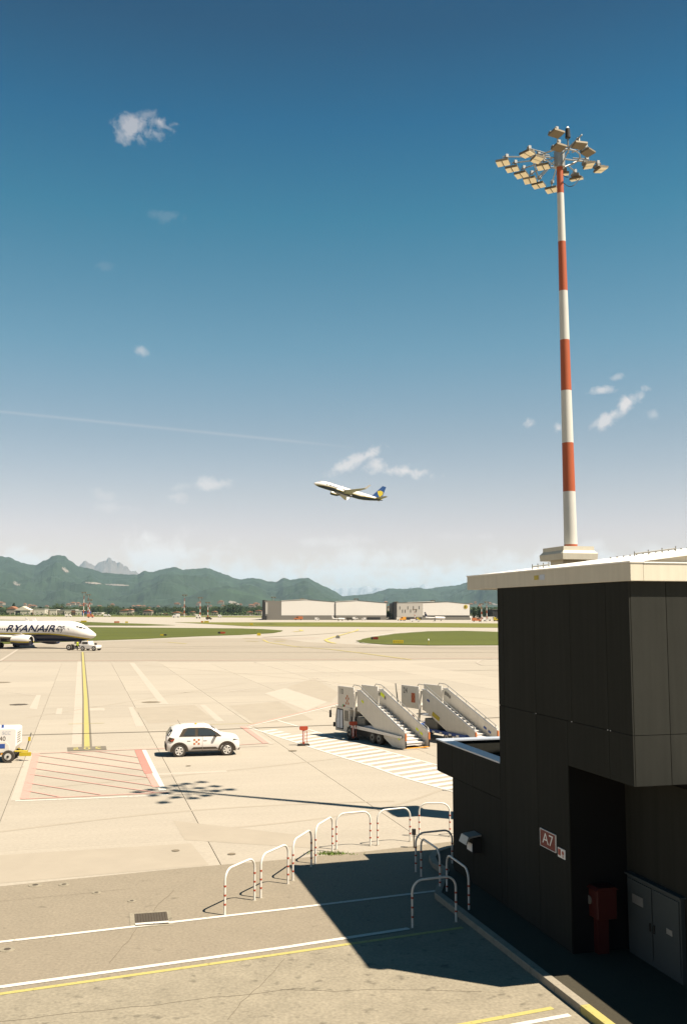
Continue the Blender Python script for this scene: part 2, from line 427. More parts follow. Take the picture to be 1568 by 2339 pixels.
# apron of concrete slabs, each slab its own piece with a dark joint round it
apron = tag(bpy.data.objects.new('apron', None), kind='structure'); COL.objects.link(apron)
STEP = 6.72
mb = MB(); mb.sheet([gb(-170, 0), gb(120, 0), gb(120, 185), gb(-150, 185)], -0.06)
mb.build('joint_filler', 'joint', apron)
slab_mesh = {}
def clip_far(poly):
    return poly
cols = range(-9, 6)
count = 0
for ci in cols:
    b0 = 4.10 + STEP * ci
    for ri in range(0, 20):
        a0 = 10.0 + 7.5 * ri
        c = gb(b0 + STEP / 2, a0 + 3.75)
        # world Y of the far line at this x
        yl = 141.9 + (c.x + 49.8) * (0.0 if c.x < 24 else 0.16) * 1.0 + max(0, c.x + 18) * 0.18
        if c.y > yl - 3: continue
        if ci not in slab_mesh:
            g = 0.012
            m_ = MB(); m_.span((g, 0.004, -0.055), (STEP - g, 7.5 - 0.004, 0))
            o = m_.build('slab', 'concrete', apron); slab_mesh[ci] = o.data
        else:
            o = bpy.data.objects.new('slab', slab_mesh[ci]); COL.objects.link(o); o.parent = apron
        p = gb(b0, a0); o.location = (p.x, p.y, 0); o.rotation_euler = (0, 0, GA); count += 1
# strip of slab-coloured concrete closing the apron towards the taxiway
mb = MB(); mb.sheet([(-260, 100), (-49.84, 128), (-18.21, 126), (24.28, 133), (260, 170)] + [Vector(p) for p in far_line][::-1], -0.035)
structure(mb, 'apron_edge', 'concrete')
mb = MB(); mb.sheet([(-260, 60), (-66, 70), (-60, 130), (-260, 118)], -0.03); mb.sheet([(-10, 80), (12, 34), (260, 60), (260, 168), (30, 152), (-10, 126)], -0.03)
structure(mb, 'apron_sides', 'concrete')

def strip(mb, pts, w, z, mi=0):
    pts = [Vector(p) for p in pts]
    L, Rr = [], []
    for i, p in enumerate(pts):
        d = (pts[min(i + 1, len(pts) - 1)] - pts[max(i - 1, 0)]).normalized()
        nrm = Vector((-d.y, d.x))
        L.append(p + nrm * w / 2); Rr.append(p - nrm * w / 2)
    for i in range(len(pts) - 1):
        mb.sheet([Rr[i], Rr[i + 1], L[i + 1], L[i]], z, mi)
def mark(name, m, pts, w, z=0.012, px=True, n=1):
    mb = MB()
    P = px2(pts) if px else pts
    # long lines get cut into shorter lengths with uneven ends so that they read as hand painted
    strip(mb, P, w, z)
    return structure(mb, name, m)

# service road in front
AS0, AS1 = at(0, 2025).xy, at(1043, 1921).xy
d_as = (AS1 - AS0).normalized()
road_far = [AS0 - d_as * 60, AS0, at(419, 1983).xy, at(645, 1964).xy, at(846, 1944).xy, AS1, AS1 + d_as * 60]
mb = MB(); mb.sheet([Vector((-60, -10)), Vector((60, -10))] + road_far[::-1], 0.006)
structure(mb, 'service_road', 'asphalt')
W2 = px2([(-900, 2380), (0, 2272), (645, 2180), (1056, 2120)])
mb = MB(); mb.sheet([Vector((-50, -9.5)), Vector((30, -9.5)), Vector((30, 33))] + W2[::-1], 0.010)
structure(mb, 'stained_road', 'asphalt_stained')

d_w = (at(645, 2079).xy - at(0, 2153).xy).normalized()
def ext(p, q, k0, k1):
    p, q = at(*p).xy, at(*q).xy; d = (q - p).normalized()
    return [p - d * k0, p, q, q + d * k1]
mark('white_line', 'paint_white', ext((0, 2153), (640, 2079), 30, 0)[:3] + [at(970, 2039).xy, at(1040, 2031).xy], 0.13, 0.016, px=False)
mark('white_line', 'paint_white', ext((0, 2256), (645, 2166), 30, 0)[:3] + [at(933, 2122).xy], 0.15, 0.016, px=False)
mark('yellow_line', 'paint_yellow', ext((0, 2272), (645, 2180), 30, 0)[:3] + [at(1056, 2120).xy], 0.13, 0.016, px=False)
mark('yellow_line', 'paint_yellow', ext((1073, 2339), (1261, 2304), 6, 0), 0.13, 0.016, px=False)
mark('white_line', 'paint_white', ext((1197, 2339), (1300, 2320), 6, 0), 0.13, 0.016, px=False)

# stand marking 205
mark('black_line', 'paint_black', [(189, 1489), (196, 1596), (199, 1709)], 0.54, 0.006)
mark('yellow_line', 'paint_yellow', [(189, 1489), (196, 1596), (199, 1709)], 0.30, 0.010)
mark('pale_band', 'paint_worn', [(183, 1511), (181, 1600), (179, 1700)], 0.7, 0.003)
mark('yellow_line', 'paint_yellow_pale', [(157, 1654), (238, 1652)], 0.10, 0.014)
mark('yellow_line', 'paint_yellow_pale', [(388, 1657), (604, 1652)], 0.09, 0.010)
box = px2([(154, 1708), (242, 1704.5), (244, 1713), (155, 1716.5)])
mb = MB(); mb.sheet(box[::-1], 0.018); structure(mb, 'stand_number_panel', 'paint_black')
c205 = (box[0] + box[1] + box[2] + box[3]) / 4
xd = (box[0] - box[1]).normalized()            # reads from the far side
text_obj('stand_number', '2 0 5', 0.9, 'paint_yellow', None,
         frame((c205.x, c205.y, 0.023), (xd.x, xd.y, 0), (xd.y, -xd.x, 0)) @ Matrix.Diagonal((0.82, 1.45, 1, 1)), offset=0.012)['kind'] = 'structure'

# red hatched box
mark('white_line', 'paint_worn', [(70, 1723), (35, 1829)], 0.36, 0.008)
mark('red_line', 'paint_red_pale', [(83, 1722), (56, 1825)], 0.34, 0.015)
mark('red_line', 'paint_red_pale', [(62, 1722.5), (155, 1719), (316, 1712.5), (388, 1710), (548, 1702), (612, 1698)], 0.12, 0.022)
mark('red_line', 'paint_red', [(316, 1713.5), (340, 1767)], 0.38, 0.015)
mark('red_line', 'paint_red_pale', [(340, 1767.5), (357, 1798)], 0.3, 0.015)
mark('white_line', 'paint_white', [(327, 1713), (372, 1806)], 0.30, 0.008)
mark('red_line', 'paint_red_pale', [(50, 1825.5), (200, 1819), (385, 1810)], 0.13, 0.014)
mark('white_line', 'paint_white', [(35, 1830), (200, 1824), (385, 1816)], 0.14, 0.010)
z3 = lambda x, y: (x * .574 / 1.5517, (2550 + y * .574) / 1.5517)
for a, b in (((590, 198), (850, 235)), ((385, 203), (870, 275)), ((225, 222), (905, 318)), ((225, 262), (930, 362)),
             ((200, 302), (945, 412)), ((190, 340), (958, 452)), ((170, 393), (620, 466)), ((155, 440), (370, 480))):
    mark('hatch_line', 'paint_red_pale', [z3(*a), z3(*b)], 0.10, 0.020)
# second stand box and the zebra
mark('red_line', 'paint_red_pale', [(554, 1660), (607, 1698)], 0.34, 0.018)
mark('white_line', 'paint_worn', [(563, 1660), (620, 1700)], 0.25, 0.014)
mark('white_line', 'paint_worn', [(388, 1714), (612, 1704)], 0.12, 0.014)
mark('red_line', 'paint_red_pale', [(567, 1657.5), (773, 1606.5)], 0.16, 0.012)
mark('white_line', 'paint_white', [(567, 1659.5), (774, 1609)], 0.14, 0.010)
mark('white_line', 'paint_white', [(635, 1646), (741, 1677.5), (1005, 1750), (1060, 1766)], 0.15, 0.012)
mark('white_line', 'paint_white', [(567, 1661), (741, 1717), (856, 1753), (907, 1772), (1060, 1816)], 0.15, 0.012)
lo = [(567, 1661), (741, 1717), (856, 1753), (907, 1772), (1060, 1816)]
up = [(635, 1646), (741, 1677.5), (1005, 1750), (1060, 1766)]
def lerp_line(L, x):
    for (x0, y0), (x1, y1) in zip(L, L[1:]):
        if x0 <= x <= x1: return y0 + (y1 - y0) * (x - x0) / (x1 - x0)
    return L[-1][1]
x = 588.0; k = 0
while x < 1050:
    y = lerp_line(lo, x) - 1
    # follow the stripe direction until it meets the upper line
    xe = x
    while xe < 1080 and y - 0.15 * (xe - x) > lerp_line(up, min(xe, 1059)) + 1 and xe > 0: xe += 1
    if xe > 636 or x > 600:
        mark('zebra_stripe', 'paint_white', [(x, y), (max(xe, x + 30), y - 0.15 * (max(xe, x + 30) - x))], 0.42, 0.008)
    x += 13.5 + k * 0.45; k += 1

# drain slot, worn strips, patches, stains
mark('drain_slot', 'joint', [(-400, 1697), (37, 1680), (388, 1671), (754, 1657), (1104, 1641), (1500, 1622)], 0.16, 0.026)
z5 = lambda x, y: (x * .493, 1469.4 + y * .493)
def quad_mark(name, m, pts, z=0.005):
    mb = MB(); P = px2(pts); mb.sheet(P, z); return structure(mb, name, m)
for q in ([(600, 90), (622, 90), (782, 282), (742, 282)], [(925, 285), (950, 285), (1040, 362), (1002, 362)],
          [(595, 295), (617, 295), (668, 386), (630, 386)], [(170, 240), (190, 240), (172, 306), (136, 302)],
          [(265, 300), (290, 300), (285, 330), (258, 330)], [(415, 300), (485, 300), (485, 312), (415, 312)],
          [(1225, 232), (1320, 208), (1515, 272), (1420, 312)]):
    quad_mark('worn_strip', 'paint_worn', [z5(*p) for p in q])
for q in ([(1330, 205), (1450, 160), (1568, 230), (1530, 275)], [(1060, 290), (1290, 270), (1450, 355), (1180, 372)], [(620, 300), (900, 285), (990, 355), (690, 372)]):
    quad_mark('repaired_patch', 'patch', [z5(*p) for p in q], 0.004)
for a, b, w in (((0, 222), (165, 240), .2), ((415, 293), (1400, 265), .2), ((200, 300), (380, 297), .2), ((250, 328), (380, 326), .2), ((1000, 232), (1568, 150), .25),
                ((0, 82), (85, 28), .45), ((1180, 88), (1568, 190), .2), ((1310, 88), (1568, 148), .2)):
    mark('worn_line', 'paint_worn', [z5(*a), z5(*b)], w, 0.009)
mark('apron_edge_line', 'paint_red_pale', [(-200, 1508), (0, 1508.5), (500, 1508), (1143, 1502.5), (1600, 1494)], 0.35, 0.0)
mark('apron_edge_line', 'paint_worn', [(-200, 1511), (0, 1511.5), (500, 1511), (1143, 1505.5), (1600, 1497)], 0.5, 0.004)
mark('worn_line', 'paint_worn', [(1143, 1520), (1100, 1519), (1088, 1513), (1100, 1507), (1143, 1504)], 0.35, 0.009)
mark('worn_line', 'paint_worn', [z3(0, 300), z3(145, 294)], 0.12, 0.008)
mark('worn_line', 'paint_worn', [z3(960, 340), z3(1400, 320)], 0.5, 0.005)
quad_mark('repaired_patch', 'patch', [z3(1070, 625), z3(1900, 720), z3(2000, 800), z3(1140, 745)], 0.004)
quad_mark('repaired_patch', 'patch', [z3(-200, 850), z3(1180, 765), z3(1290, 900), z3(-200, 1030)], 0.004)
def disc(name, m, px, py, r, z=0.012, sx=1.0):
    c = at(px, py); mb = MB()
    mb.sheet([(c.x + math.cos(t * math.pi / 10) * r * sx * (1 + .12 * math.sin(t * 2.1)), c.y + math.sin(t * math.pi / 10) * r * (1 + .1 * math.cos(t * 3.3))) for t in range(20)], z)
    return structure(mb, name, m)
disc('oil_stain', 'grate', 43, 1609.5, 0.7, 0.008); disc('oil_stain', 'stain', 345, 1604, 0.75, 0.008); disc('oil_stain', 'stain', 4, 1559, 0.9, 0.008)
for p, r in (((668, 1715.5), .22), ((1180 * .37, 0), 0), ((590, 0), 0)):
    if r: disc('oil_stain', 'stain', p[0], p[1], r, 0.02)
disc('oil_stain', 'stain', *z3(1163, 288), .12, .02); disc('oil_stain', 'stain', *z3(1430, 833), .12, .02); disc('oil_stain', 'stain', *z3(1085, 812), .12, .02)
z4 = lambda x, y: (x * .6378 / 1.5517, (3000 + y * .6378) / 1.5517)
for i, (p, r) in enumerate((((42, 575), .14), ((197, 217), .15), ((357, 214), .12), ((537, 259), .10), ((733, 305), .09))):
    c = at(*z4(*p)); mb = MB()
    mb.cyl((0, 0, 0.004), (0, 0, 0.016), r * 1.25, r * 1.2, 20)
    o = mb.build('ground_socket', 'asphalt_stained'); o.location = (c.x, c.y, 0.004)
    mb = MB(); mb.cyl((0, 0, 0.017), (0, 0, 0.02), r * 0.55, r * 0.5, 16); mb.build('cap', 'grate', o)
    tag(o, ['worn round ground socket left of the white line, nearest to the viewer', 'round socket on the road edge, leftmost of the far row',
            'round socket on the road edge, second from the left', 'small dark ground socket in the middle of the grey road', 'small socket just above the iron drain grate'][i], 'ground socket', 'sockets set in the service road')
# drain grate
P = px2([(307, 2088), (382, 2085), (384, 2110), (310, 2118)])
ctr = sum(P, Vector((0, 0))) / 4; ux = (P[1] - P[0] + P[2] - P[3]).normalized(); W = ((P[1] - P[0]).length + (P[2] - P[3]).length) / 2; H = ((P[3] - P[0]).length + (P[2] - P[1]).length) / 2
g = empty('drain_grate', (ctr.x, ctr.y, 0.012), math.atan2(ux.y, ux.x), 'rectangular rusty drain grate sunk in the road by the white line', 'drain grate')
mb = MB(); mb.span((-W / 2 - .12, -H / 2 - .1, -.003), (W / 2 + .1, H / 2 + .1, .002)); mb.build('surround', 'asphalt_stained', g)
mb = MB(); mb.span((-W / 2, -H / 2, .003), (W / 2, H / 2, .006)); mb.build('plate', 'dark_brown', g)
for k in range(12):
    mb = MB(); x0 = -W / 2 + W * (k + .5) / 12; mb.box((x0, 0, .009), (W / 12 * .78, H * .96, .006)); mb.build('bar', 'grate', g)
mb = MB(); mb.box((0, -H / 2 + .1, .019), (W, .13, .004)); mb.build('paint_stripe', 'paint_white', g)

rnd = random.Random(77)
def crack(p, q, w, amp=.06):
    p, q = at(*p).xy, at(*q).xy; n_ = max(6, int((q - p).length / .25)); d = (q - p).normalized(); nr = Vector((-d.y, d.x)); off = 0; pts = []
    for i in range(n_ + 1):
        off += rnd.gauss(0, amp * .4); off *= .93; pts.append(p.lerp(q, i / n_) + nr * off)
    mb = MB(); strip(mb, pts, w, .0135); return structure(mb, 'road_crack', 'joint')
crack((0, 2335), (700, 2262), .012); crack((250, 2200), (400, 2035), .010); crack((520, 2330), (640, 2190), .010); crack((640, 2262), (1100, 2270), .010); crack((0, 2060), (300, 2030), .008)
for a_, b_, w_ in (((0, 1590), (740, 1575), .25), ((60, 1640), (560, 1560), .22), ((330, 1520), (1140, 1600), .3), ((0, 1545), (1140, 1530), .3), ((90, 1800), (1000, 1700), .2), ((0, 1900), (900, 1830), .2), ((420, 1900), (1040, 1790), .18)):
    m0, m1 = at(*a_).xy, at(*b_).xy; nr = Vector((-(m1 - m0).y, (m1 - m0).x)).normalized(); bow = rnd.uniform(-2, 2)
    mark('tyre_mark', 'patch', [m0.lerp(m1, t / 12) + nr * bow * math.sin(t / 12 * math.pi) for t in range(13)], w_, 0.0045, px=False)

# yellow guide lines on the far taxiways
for pts, w in (([(600, 1461), (612, 1467), (626, 1469.5), (677, 1477), (755, 1483), (821, 1491), (938, 1506.5)], .5),
               ([(817, 1437), (815, 1440), (805, 1443), (760, 1455), (743, 1461), (750, 1466), (766, 1469.5)], .9), ([(626, 1462), (655, 1462)], 1.1), ([(626, 1465), (650, 1466)], 1.1),
               ([(555, 1458), (590, 1458)], 1.2), ([(560, 1464), (590, 1465)], .9), ([(344, 1467.5), (385, 1467), (425, 1470)], .8),
               ([(685, 1438), (690, 1441), (670, 1443)], 1.2), ([(402, 1427), (425, 1427)], 2.0)):
    mark('yellow_line', 'paint_yellow_pale', pts, w, 0.0)
for pts, w in (([(560, 1457), (640, 1457.5), (730, 1456.5)], 1.0), ([(600, 1460.5), (720, 1460)], .6)):
    mark('red_line', 'paint_red_pale', pts, w, 0.0)
mark('white_edge_line', 'paint_white', [(150, 1465), (315, 1461), (455, 1454.7), (548, 1451.5), (625, 1447)], .5, 0.0)
mark('white_edge_line', 'paint_white', [(813, 1466), (845, 1471), (900, 1474), (977, 1475.5), (1300, 1475)], .4, 0.0)
mark('white_edge_line', 'paint_white', [(0, 1431), (201, 1431), (560, 1434.5)], .8, 0.0)
mark('white_edge_line', 'paint_white', [(850, 1453), (899, 1446), (977, 1440), (1055, 1439.5), (1300, 1441)], .8, 0.0)
# tyre marks crossing the taxiway
for pts, w in (([(230, 1478), (600, 1475), (1143, 1482)], 1.2), ([(0, 1490), (500, 1489), (1143, 1490)], .8), ([(300, 1481), (760, 1478), (1143, 1478)], 1.0), ([(600, 1455), (700, 1450), (800, 1443), (900, 1439)], 1.5)):
    mark('tyre_mark', 'patch', pts, w, -0.02)

# grass islands (low mounds of turf with an uneven rim)
def grass(name, pts, m, z=0.03):
    P = px2(pts)
    out = []
    for i, p in enumerate(P):
        q = P[(i + 1) % len(P)]; L = (q - p).length; k = max(1, min(60, int(L / 4)))
        nr = Vector((-(q - p).y, (q - p).x)).normalized() if L else Vector((0, 0))
        for j in range(k):
            t = j / k; w = p.lerp(q, t)
            out.append(w + nr * (random.uniform(-.35, .35) if p.y < 900 and j else 0))
    mb = MB(); mb.prism(out, z - 0.08, z)
    o = mb.build(name, m); return tag(o, kind='stuff')
tag(grass('grass', [(-700, 1433), (0, 1432.5), (201, 1432.5), (548, 1435.5), (600, 1437), (645, 1440), (640, 1443), (620, 1446), (548, 1450), (455, 1453), (315, 1459.5), (218, 1463), (0, 1471), (-700, 1480)], 'grass'),
    'long green grass island with a rounded tip between the taxiways behind the parked airliner', 'grass')
tag(grass('grass', [(813, 1463.7), (845, 1456), (899, 1448), (977, 1442), (1055, 1441), (1143, 1443.4), (1900, 1450), (1900, 1472), (1143, 1473.4), (977, 1473.8), (880, 1472), (821, 1467.6)], 'grass'),
    'green grass island on the right with the bright yellow sign', 'grass')
tag(grass('grass', [(400, 1421.5), (548, 1421.5), (800, 1421.5), (1143, 1424), (1900, 1424), (1900, 1436), (1143, 1433.5), (800, 1431.5), (640, 1431), (560, 1430), (480, 1425.5)], 'grass_dry'),
    'yellowish grass strip in front of the two big hangars', 'grass')
tag(grass('grass', [(-700, 1415), (0, 1415.5), (150, 1418.5), (250, 1422.5), (330, 1424.8), (400, 1428), (330, 1429), (200, 1428.5), (0, 1426), (-700, 1424)], 'grass'),
    'thin green grass wedge just above the parked airliner', 'grass')
tag(grass('grass', [(-700, 1403.8), (0, 1404), (200, 1405.5), (600, 1407.5), (600, 1410.5), (400, 1409.5), (0, 1407.8), (-700, 1407)], 'grass_dry', 0.0),
    'rough grass verge in front of the sheds and trees', 'grass')

# ================================================================== haze
HZ = 0.000027
def build_haze():
    mb = MB(); mb.span((-26000, -300, -1.3), (26000, 52000, 1250))
    o = mb.build('haze', []) if False else None
    me = bpy.data.meshes.new('haze'); me.from_pydata(mb.v, [], mb.f)
    m = bpy.data.materials.new('haze'); m.use_nodes = True
    nt = m.node_tree; nt.nodes.clear()
    out = N(nt, 'ShaderNodeOutputMaterial'); vol = N(nt, 'ShaderNodeVolumePrincipled')
    vol.inputs['Color'].default_value = (0.56, 0.82, 1.0, 1)
    vol.inputs['Density'].default_value = HZ
    lk(nt, vol.outputs[0], out.inputs['Volume'])
    me.materials.append(m)
    o = bpy.data.objects.new('haze', me); COL.objects.link(o); o['kind'] = 'stuff'
build_haze()

# ================================================================== mountains
def ridge(name, pts, dist, depth, m, spur=0.35, seed=0, step=3, rough=0.05, base=-20, nr=46):
    # a range whose crest stands at 'dist' metres; relief falls away in front and behind
    P = sorted(pts)
    az = []
    for (px, py) in P:
        d = ray(px, py); az.append((d.x / d.y, (d.z / d.y) * dist + EYE))
    u0, u1 = az[0][0], az[-1][0]
    nu = int((u1 - u0) * F / step)
    vs = []; fs = []
    for i in range(nu + 1):
        u = u0 + (u1 - u0) * i / nu
        for k in range(len(az) - 1):
            if az[k][0] <= u <= az[k + 1][0] + 1e-9: break
        t = (u - az[k][0]) / max(1e-9, az[k + 1][0] - az[k][0]); t = t * t * (3 - 2 * t) * .5 + t * .5
        h = az[k][1] + (az[k + 1][1] - az[k][1]) * t
        for j in range(nr + 1):
            f = j / nr                       # 0 foot in front .. 0.8 crest .. 1 behind
            if f <= 0.8:
                g = f / 0.8; Y = dist - depth * (1 - g); prof = g ** 1.35
            else:
                g = (f - 0.8) / 0.2; Y = dist + depth * 0.5 * g; prof = 1 - g * g
            X = u * Y
            away = min(1.0, abs(f - 0.8) * 7)
            nz = noise.fractal(Vector((X / (dist * .035) + seed, Y / (dist * .06), seed * 1.7)), 0.9, 2.1, 5)
            sp = abs(noise.noise(Vector((X / (dist * .055) + seed * 3, Y / (dist * .18), 3.1)))) * 2 - .45
            z = base + (h - base) * max(0.0, prof + away * min(1, prof * 2.5) * (spur * sp * (1 - prof * .6) + spur * .45 * nz))
            z = min(z, (h * Y / dist) * (1 - 0.012) if f < 0.79 else z)
            if abs(f - 0.8) < 0.02: z = h * (1 + rough * .35 * noise.fractal(Vector((X / (dist * .004), seed, 0)), 1, 2, 3))
            vs.append((X, Y, z))
    c = nr + 1
    for i in range(nu):
        for j in range(nr):
            fs.append((i * c + j, (i + 1) * c + j, (i + 1) * c + j + 1, i * c + j + 1))
    mb = MB(); mb.v = vs; mb.f = fs; mb.m = [0] * len(fs)
    return structure(mb, name, m, smooth=False)
r1 = lambda x, y: (x * .37, 1256.7 + y * .37)
r2 = lambda x, y: (547.8 + .3905 * x, 1256.7 + .3905 * y)
front = [(-900, 1330), (-600, 1290), (-300, 1275), (-120, 1300), (-60, 1288)] + [r1(*p) for p in [(0, 42), (60, 50), (130, 80), (215, 98), (290, 62), (330, 42), (360, 36), (400, 42), (440, 72), (480, 98), (520, 112), (560, 118), (640, 140), (740, 150), (850, 153), (890, 132), (940, 138), (1000, 120), (1070, 108), (1130, 122), (1200, 118), (1280, 112), (1340, 135), (1400, 155), (1450, 176)]] + \
    [r2(*p) for p in [(0, 172), (80, 165), (120, 170), (160, 184), (210, 188), (255, 165), (300, 175), (345, 167), (400, 164), (440, 188), (500, 215), (550, 240), (600, 270), (660, 292), (740, 305)]]
ridges = []
ridges.append(ridge('mountain_ridge', front, 9000, 5200, 'forest', seed=2.3))
second = [r2(*p) for p in [(330, 330), (430, 292), (520, 270), (570, 276), (620, 268), (700, 262), (770, 255), (820, 240), (870, 225), (960, 228), (1040, 220), (1090, 228), (1180, 215), (1260, 208), (1350, 185), (1420, 170), (1500, 160)]] + [(1180, 1316), (1250, 1322), (1350, 1330), (1500, 1320), (1800, 1335), (2200, 1345)]
ridges.append(ridge('mountain_ridge', second, 10500, 5200, 'forest', seed=8.1))
mid = [(150, 1330)] + [r1(*p) for p in [(470, 110), (500, 88), (530, 76), (555, 84), (580, 96), (610, 86), (630, 76), (660, 66), (685, 57), (705, 72), (720, 86), (740, 84), (760, 98), (785, 104), (800, 116), (830, 132), (850, 146), (900, 170), (1000, 200)]]
ridge('rocky_peak', mid, 20000, 5000, 'rock', seed=5.2, rough=.25, spur=.5)
snow = [r2(*p) for p in [(480, 270), (540, 235), (555, 225), (575, 228), (600, 217), (630, 226), (650, 220), (690, 224), (720, 214), (740, 211), (770, 224), (800, 216), (840, 226), (900, 245), (950, 240), (1000, 216), (1040, 212), (1060, 204), (1080, 199), (1110, 212), (1140, 222), (1180, 250)]]
ridge('snowy_peak', snow, 34000, 6000, 'snow', seed=9.9, rough=.2, spur=.6)
# low wooded foothills and towns below the ridges
foot = [(-900, 1385), (-300, 1383), (0, 1384), (100, 1381), (200, 1385), (330, 1382), (500, 1385), (600, 1383), (700, 1386), (900, 1384), (1100, 1386), (1300, 1384), (2200, 1386)]
ridge('foothill', foot, 4200, 1500, 'forest', seed=12.2, spur=.2, nr=20)
# quarry scars on the slopes
def scar(px, py, w, h, seed):
    # pale cut draped over the slope, cell by cell, following the terrain
    mb = MB(); rnd = random.Random(seed); n_ = 16
    bpy.context.view_layer.update()
    def hit(x_, y_):
        best = None
        for o in ridges:
            ok, loc_, nrm, idx = o.ray_cast(Vector((0, 0, EYE)), ray(x_, y_).normalized())
            if ok and (best is None or loc_.length < best.length): best = loc_
        return best * 0.998 if best else None
    for i in range(n_):
        for j in range(4):
            a, b = (i + .5) / n_ * 2 - 1, (j + .5) / 4 * 2 - 1
            if a * a + b * b > rnd.uniform(.5, 1.1): continue
            c = [(px + (a + da / n_) * w, py + (b + db / 4) * h + a * h * .8) for da, db in ((-1, -1), (1, -1), (1, 1), (-1, 1))]
            q = [hit(*k) for k in c]
            if all(q): mb.add(q, [(0, 1, 2, 3)])
    if mb.v: return structure(mb, 'quarry_face', 'scar')
for s in ((215, 1332, 20, 2.2, 1), (268, 1336, 30, 1.8, 2), (533, 1377, 14, 3.5, 3), (38, 1333, 9, 4, 4), (150, 1302, 8, 5, 5), (420, 1298, 8, 3, 6), (1128, 1380, 8, 2, 7)): scar(*s)

# far town: hundreds of tiny pale houses low on the slopes, too small to pick apart
mb = MB(); rnd = random.Random(3)
for k in range(110):
    px = rnd.uniform(-200, 1300); base = rnd.choice([1387, 1384, 1379]) + rnd.gauss(0, 2)
    Y = rnd.uniform(3000, 3900); p = atY(px, min(base, 1389), Y); s_ = rnd.uniform(8, 20); hh = rnd.uniform(1, 4)
    z0 = p.z
    mb.span((p.x - s_ / 2, Y - s_ / 2, z0 - 4), (p.x + s_ / 2, Y + s_ / 2, z0 + hh), 0)
    mb.add([(p.x - s_ * .55, Y - s_ * .55, z0 + hh + .1), (p.x + s_ * .55, Y - s_ * .55, z0 + hh + .1), (p.x + s_ * .55, Y + s_ * .55, z0 + hh + .1), (p.x - s_ * .55, Y + s_ * .55, z0 + hh + .1), (p.x, Y, z0 + hh + 3)],
           [(0, 1, 4), (1, 2, 4), (2, 3, 4), (3, 0, 4)], 1)
o = mb.build('far_town', ['house', 'tile']); tag(o, 'hazy scatter of pale houses at the foot of the mountains', 'town', kind='stuff')

# ================================================================== terminal building block
BD = empty('terminal_building', (5.55, 18.87, 0), math.atan(0.26), 'dark panelled terminal block with a pale overhanging roof and low annex', 'building')
def panel(name, a0, a1, z0, z1, face='A', off=0.0, m='clad', t=0.03, g=0.006):
    mb = MB()
    if face == 'A': mb.span((off - t, a0 + g, z0 + g), (off, a1 - g, z1 - g))
    else: mb.span((a0 + g, off - t, z0 + g), (a1 - g, off, z1 - g))
    return mb.build(name, m, BD)
# carcass (dark, behind the panels)
mb = MB()
mb.span((0.001, 0.001, 4.10), (9.0, 6.27, 8.02))
mb.span((0.001, 2.65, 0.0), (9.0, 6.27, 4.099))
mb.span((0.001, 6.271, 0.0), (3.9, 9.6, 3.10))
mb.span((1.36, -24, 0), (9.0, 2.648, 4.03))
mb.build('wall', 'clad_gap', BD)
A_ED = [0.0, 0.87, 2.41, 4.15, 5.93, 6.27]
for a0, a1 in zip(A_ED, A_ED[1:]):
    panel('panel', a0 - (0.03 if a0 == 0 else 0), a1, 5.02, 8.0)
for a0, a1 in ((-.03, 0.87), (0.87, 2.63)): panel('panel', a0, a1, 4.06, 5.02)
for a0, a1 in ((2.63, 4.15), (4.15, 5.93), (5.93, 6.27)): panel('panel', a0, a1, 0.16, 5.02)
B_ED = [0.0, 0.78, 2.3, 3.9, 5.5, 7.1, 9.0]
for b0, b1 in zip(B_ED, B_ED[1:]):
    panel('panel', b0, b1, 5.02, 8.0, 'B'); panel('panel', b0, b1, 4.06, 5.02, 'B')
for a0, a1 in ((6.27, 8.13), (8.13, 9.62)): panel('panel', a0, a1, 0.16, 2.68)
for a0, a1 in ((6.27, 8.13), (8.13, 9.62), (9.62, 10.9)): panel('panel', a0, a1, 2.68, 3.56)
for b0, b1 in ((0, 1.9), (1.9, 3.9)):
    mb = MB(); mb.span((b0 + .006, 9.6, .16), (b1 - .006, 9.63, 2.68)); mb.build('panel', 'clad', BD)
    mb = MB(); mb.span((b0 + .006, 10.87, 2.686), (b1 - .006, 10.9, 3.55)); mb.build('panel', 'clad', BD)
for k in range(8):
    panel('panel', -24 + k * 3.33, -24 + (k + 1) * 3.33 if k < 7 else 2.648, 0.16, 3.9, 'A', off=1.359)
mb = MB(); mb.span((-.001, .001, 4.055), (1.358, 2.66, 4.095)); mb.build('soffit', 'clad', BD)
# annex parapet with metal coping round a sunken roof
mb = MB()
mb.span((0.0, 6.28, 3.0), (0.30, 10.86, 3.56)); mb.span((3.6, 6.28, 3.0), (3.9, 10.86, 3.56)); mb.span((0.301, 10.56, 3.0), (3.599, 10.86, 3.56))
mb.build('parapet', 'clad', BD)
mb = MB()
mb.span((-.04, 6.28, 3.562), (0.34, 10.94, 3.60)); mb.span((3.56, 6.28, 3.562), (3.94, 10.94, 3.60)); mb.span((0.341, 10.52, 3.562), (3.559, 10.94, 3.60))
mb.build('coping', 'coping', BD)
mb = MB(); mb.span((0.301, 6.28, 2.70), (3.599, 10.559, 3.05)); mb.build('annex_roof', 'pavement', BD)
mb = MB(); mb.span((0.0, 9.64, 2.66), (3.9, 10.86, 2.70)); mb.build('annex_soffit', 'clad', BD)
mb = MB(); mb.span((1.36, -24.05, 4.031), (9.0, -.04, 4.10)); mb.build('low_roof', 'roof', BD)
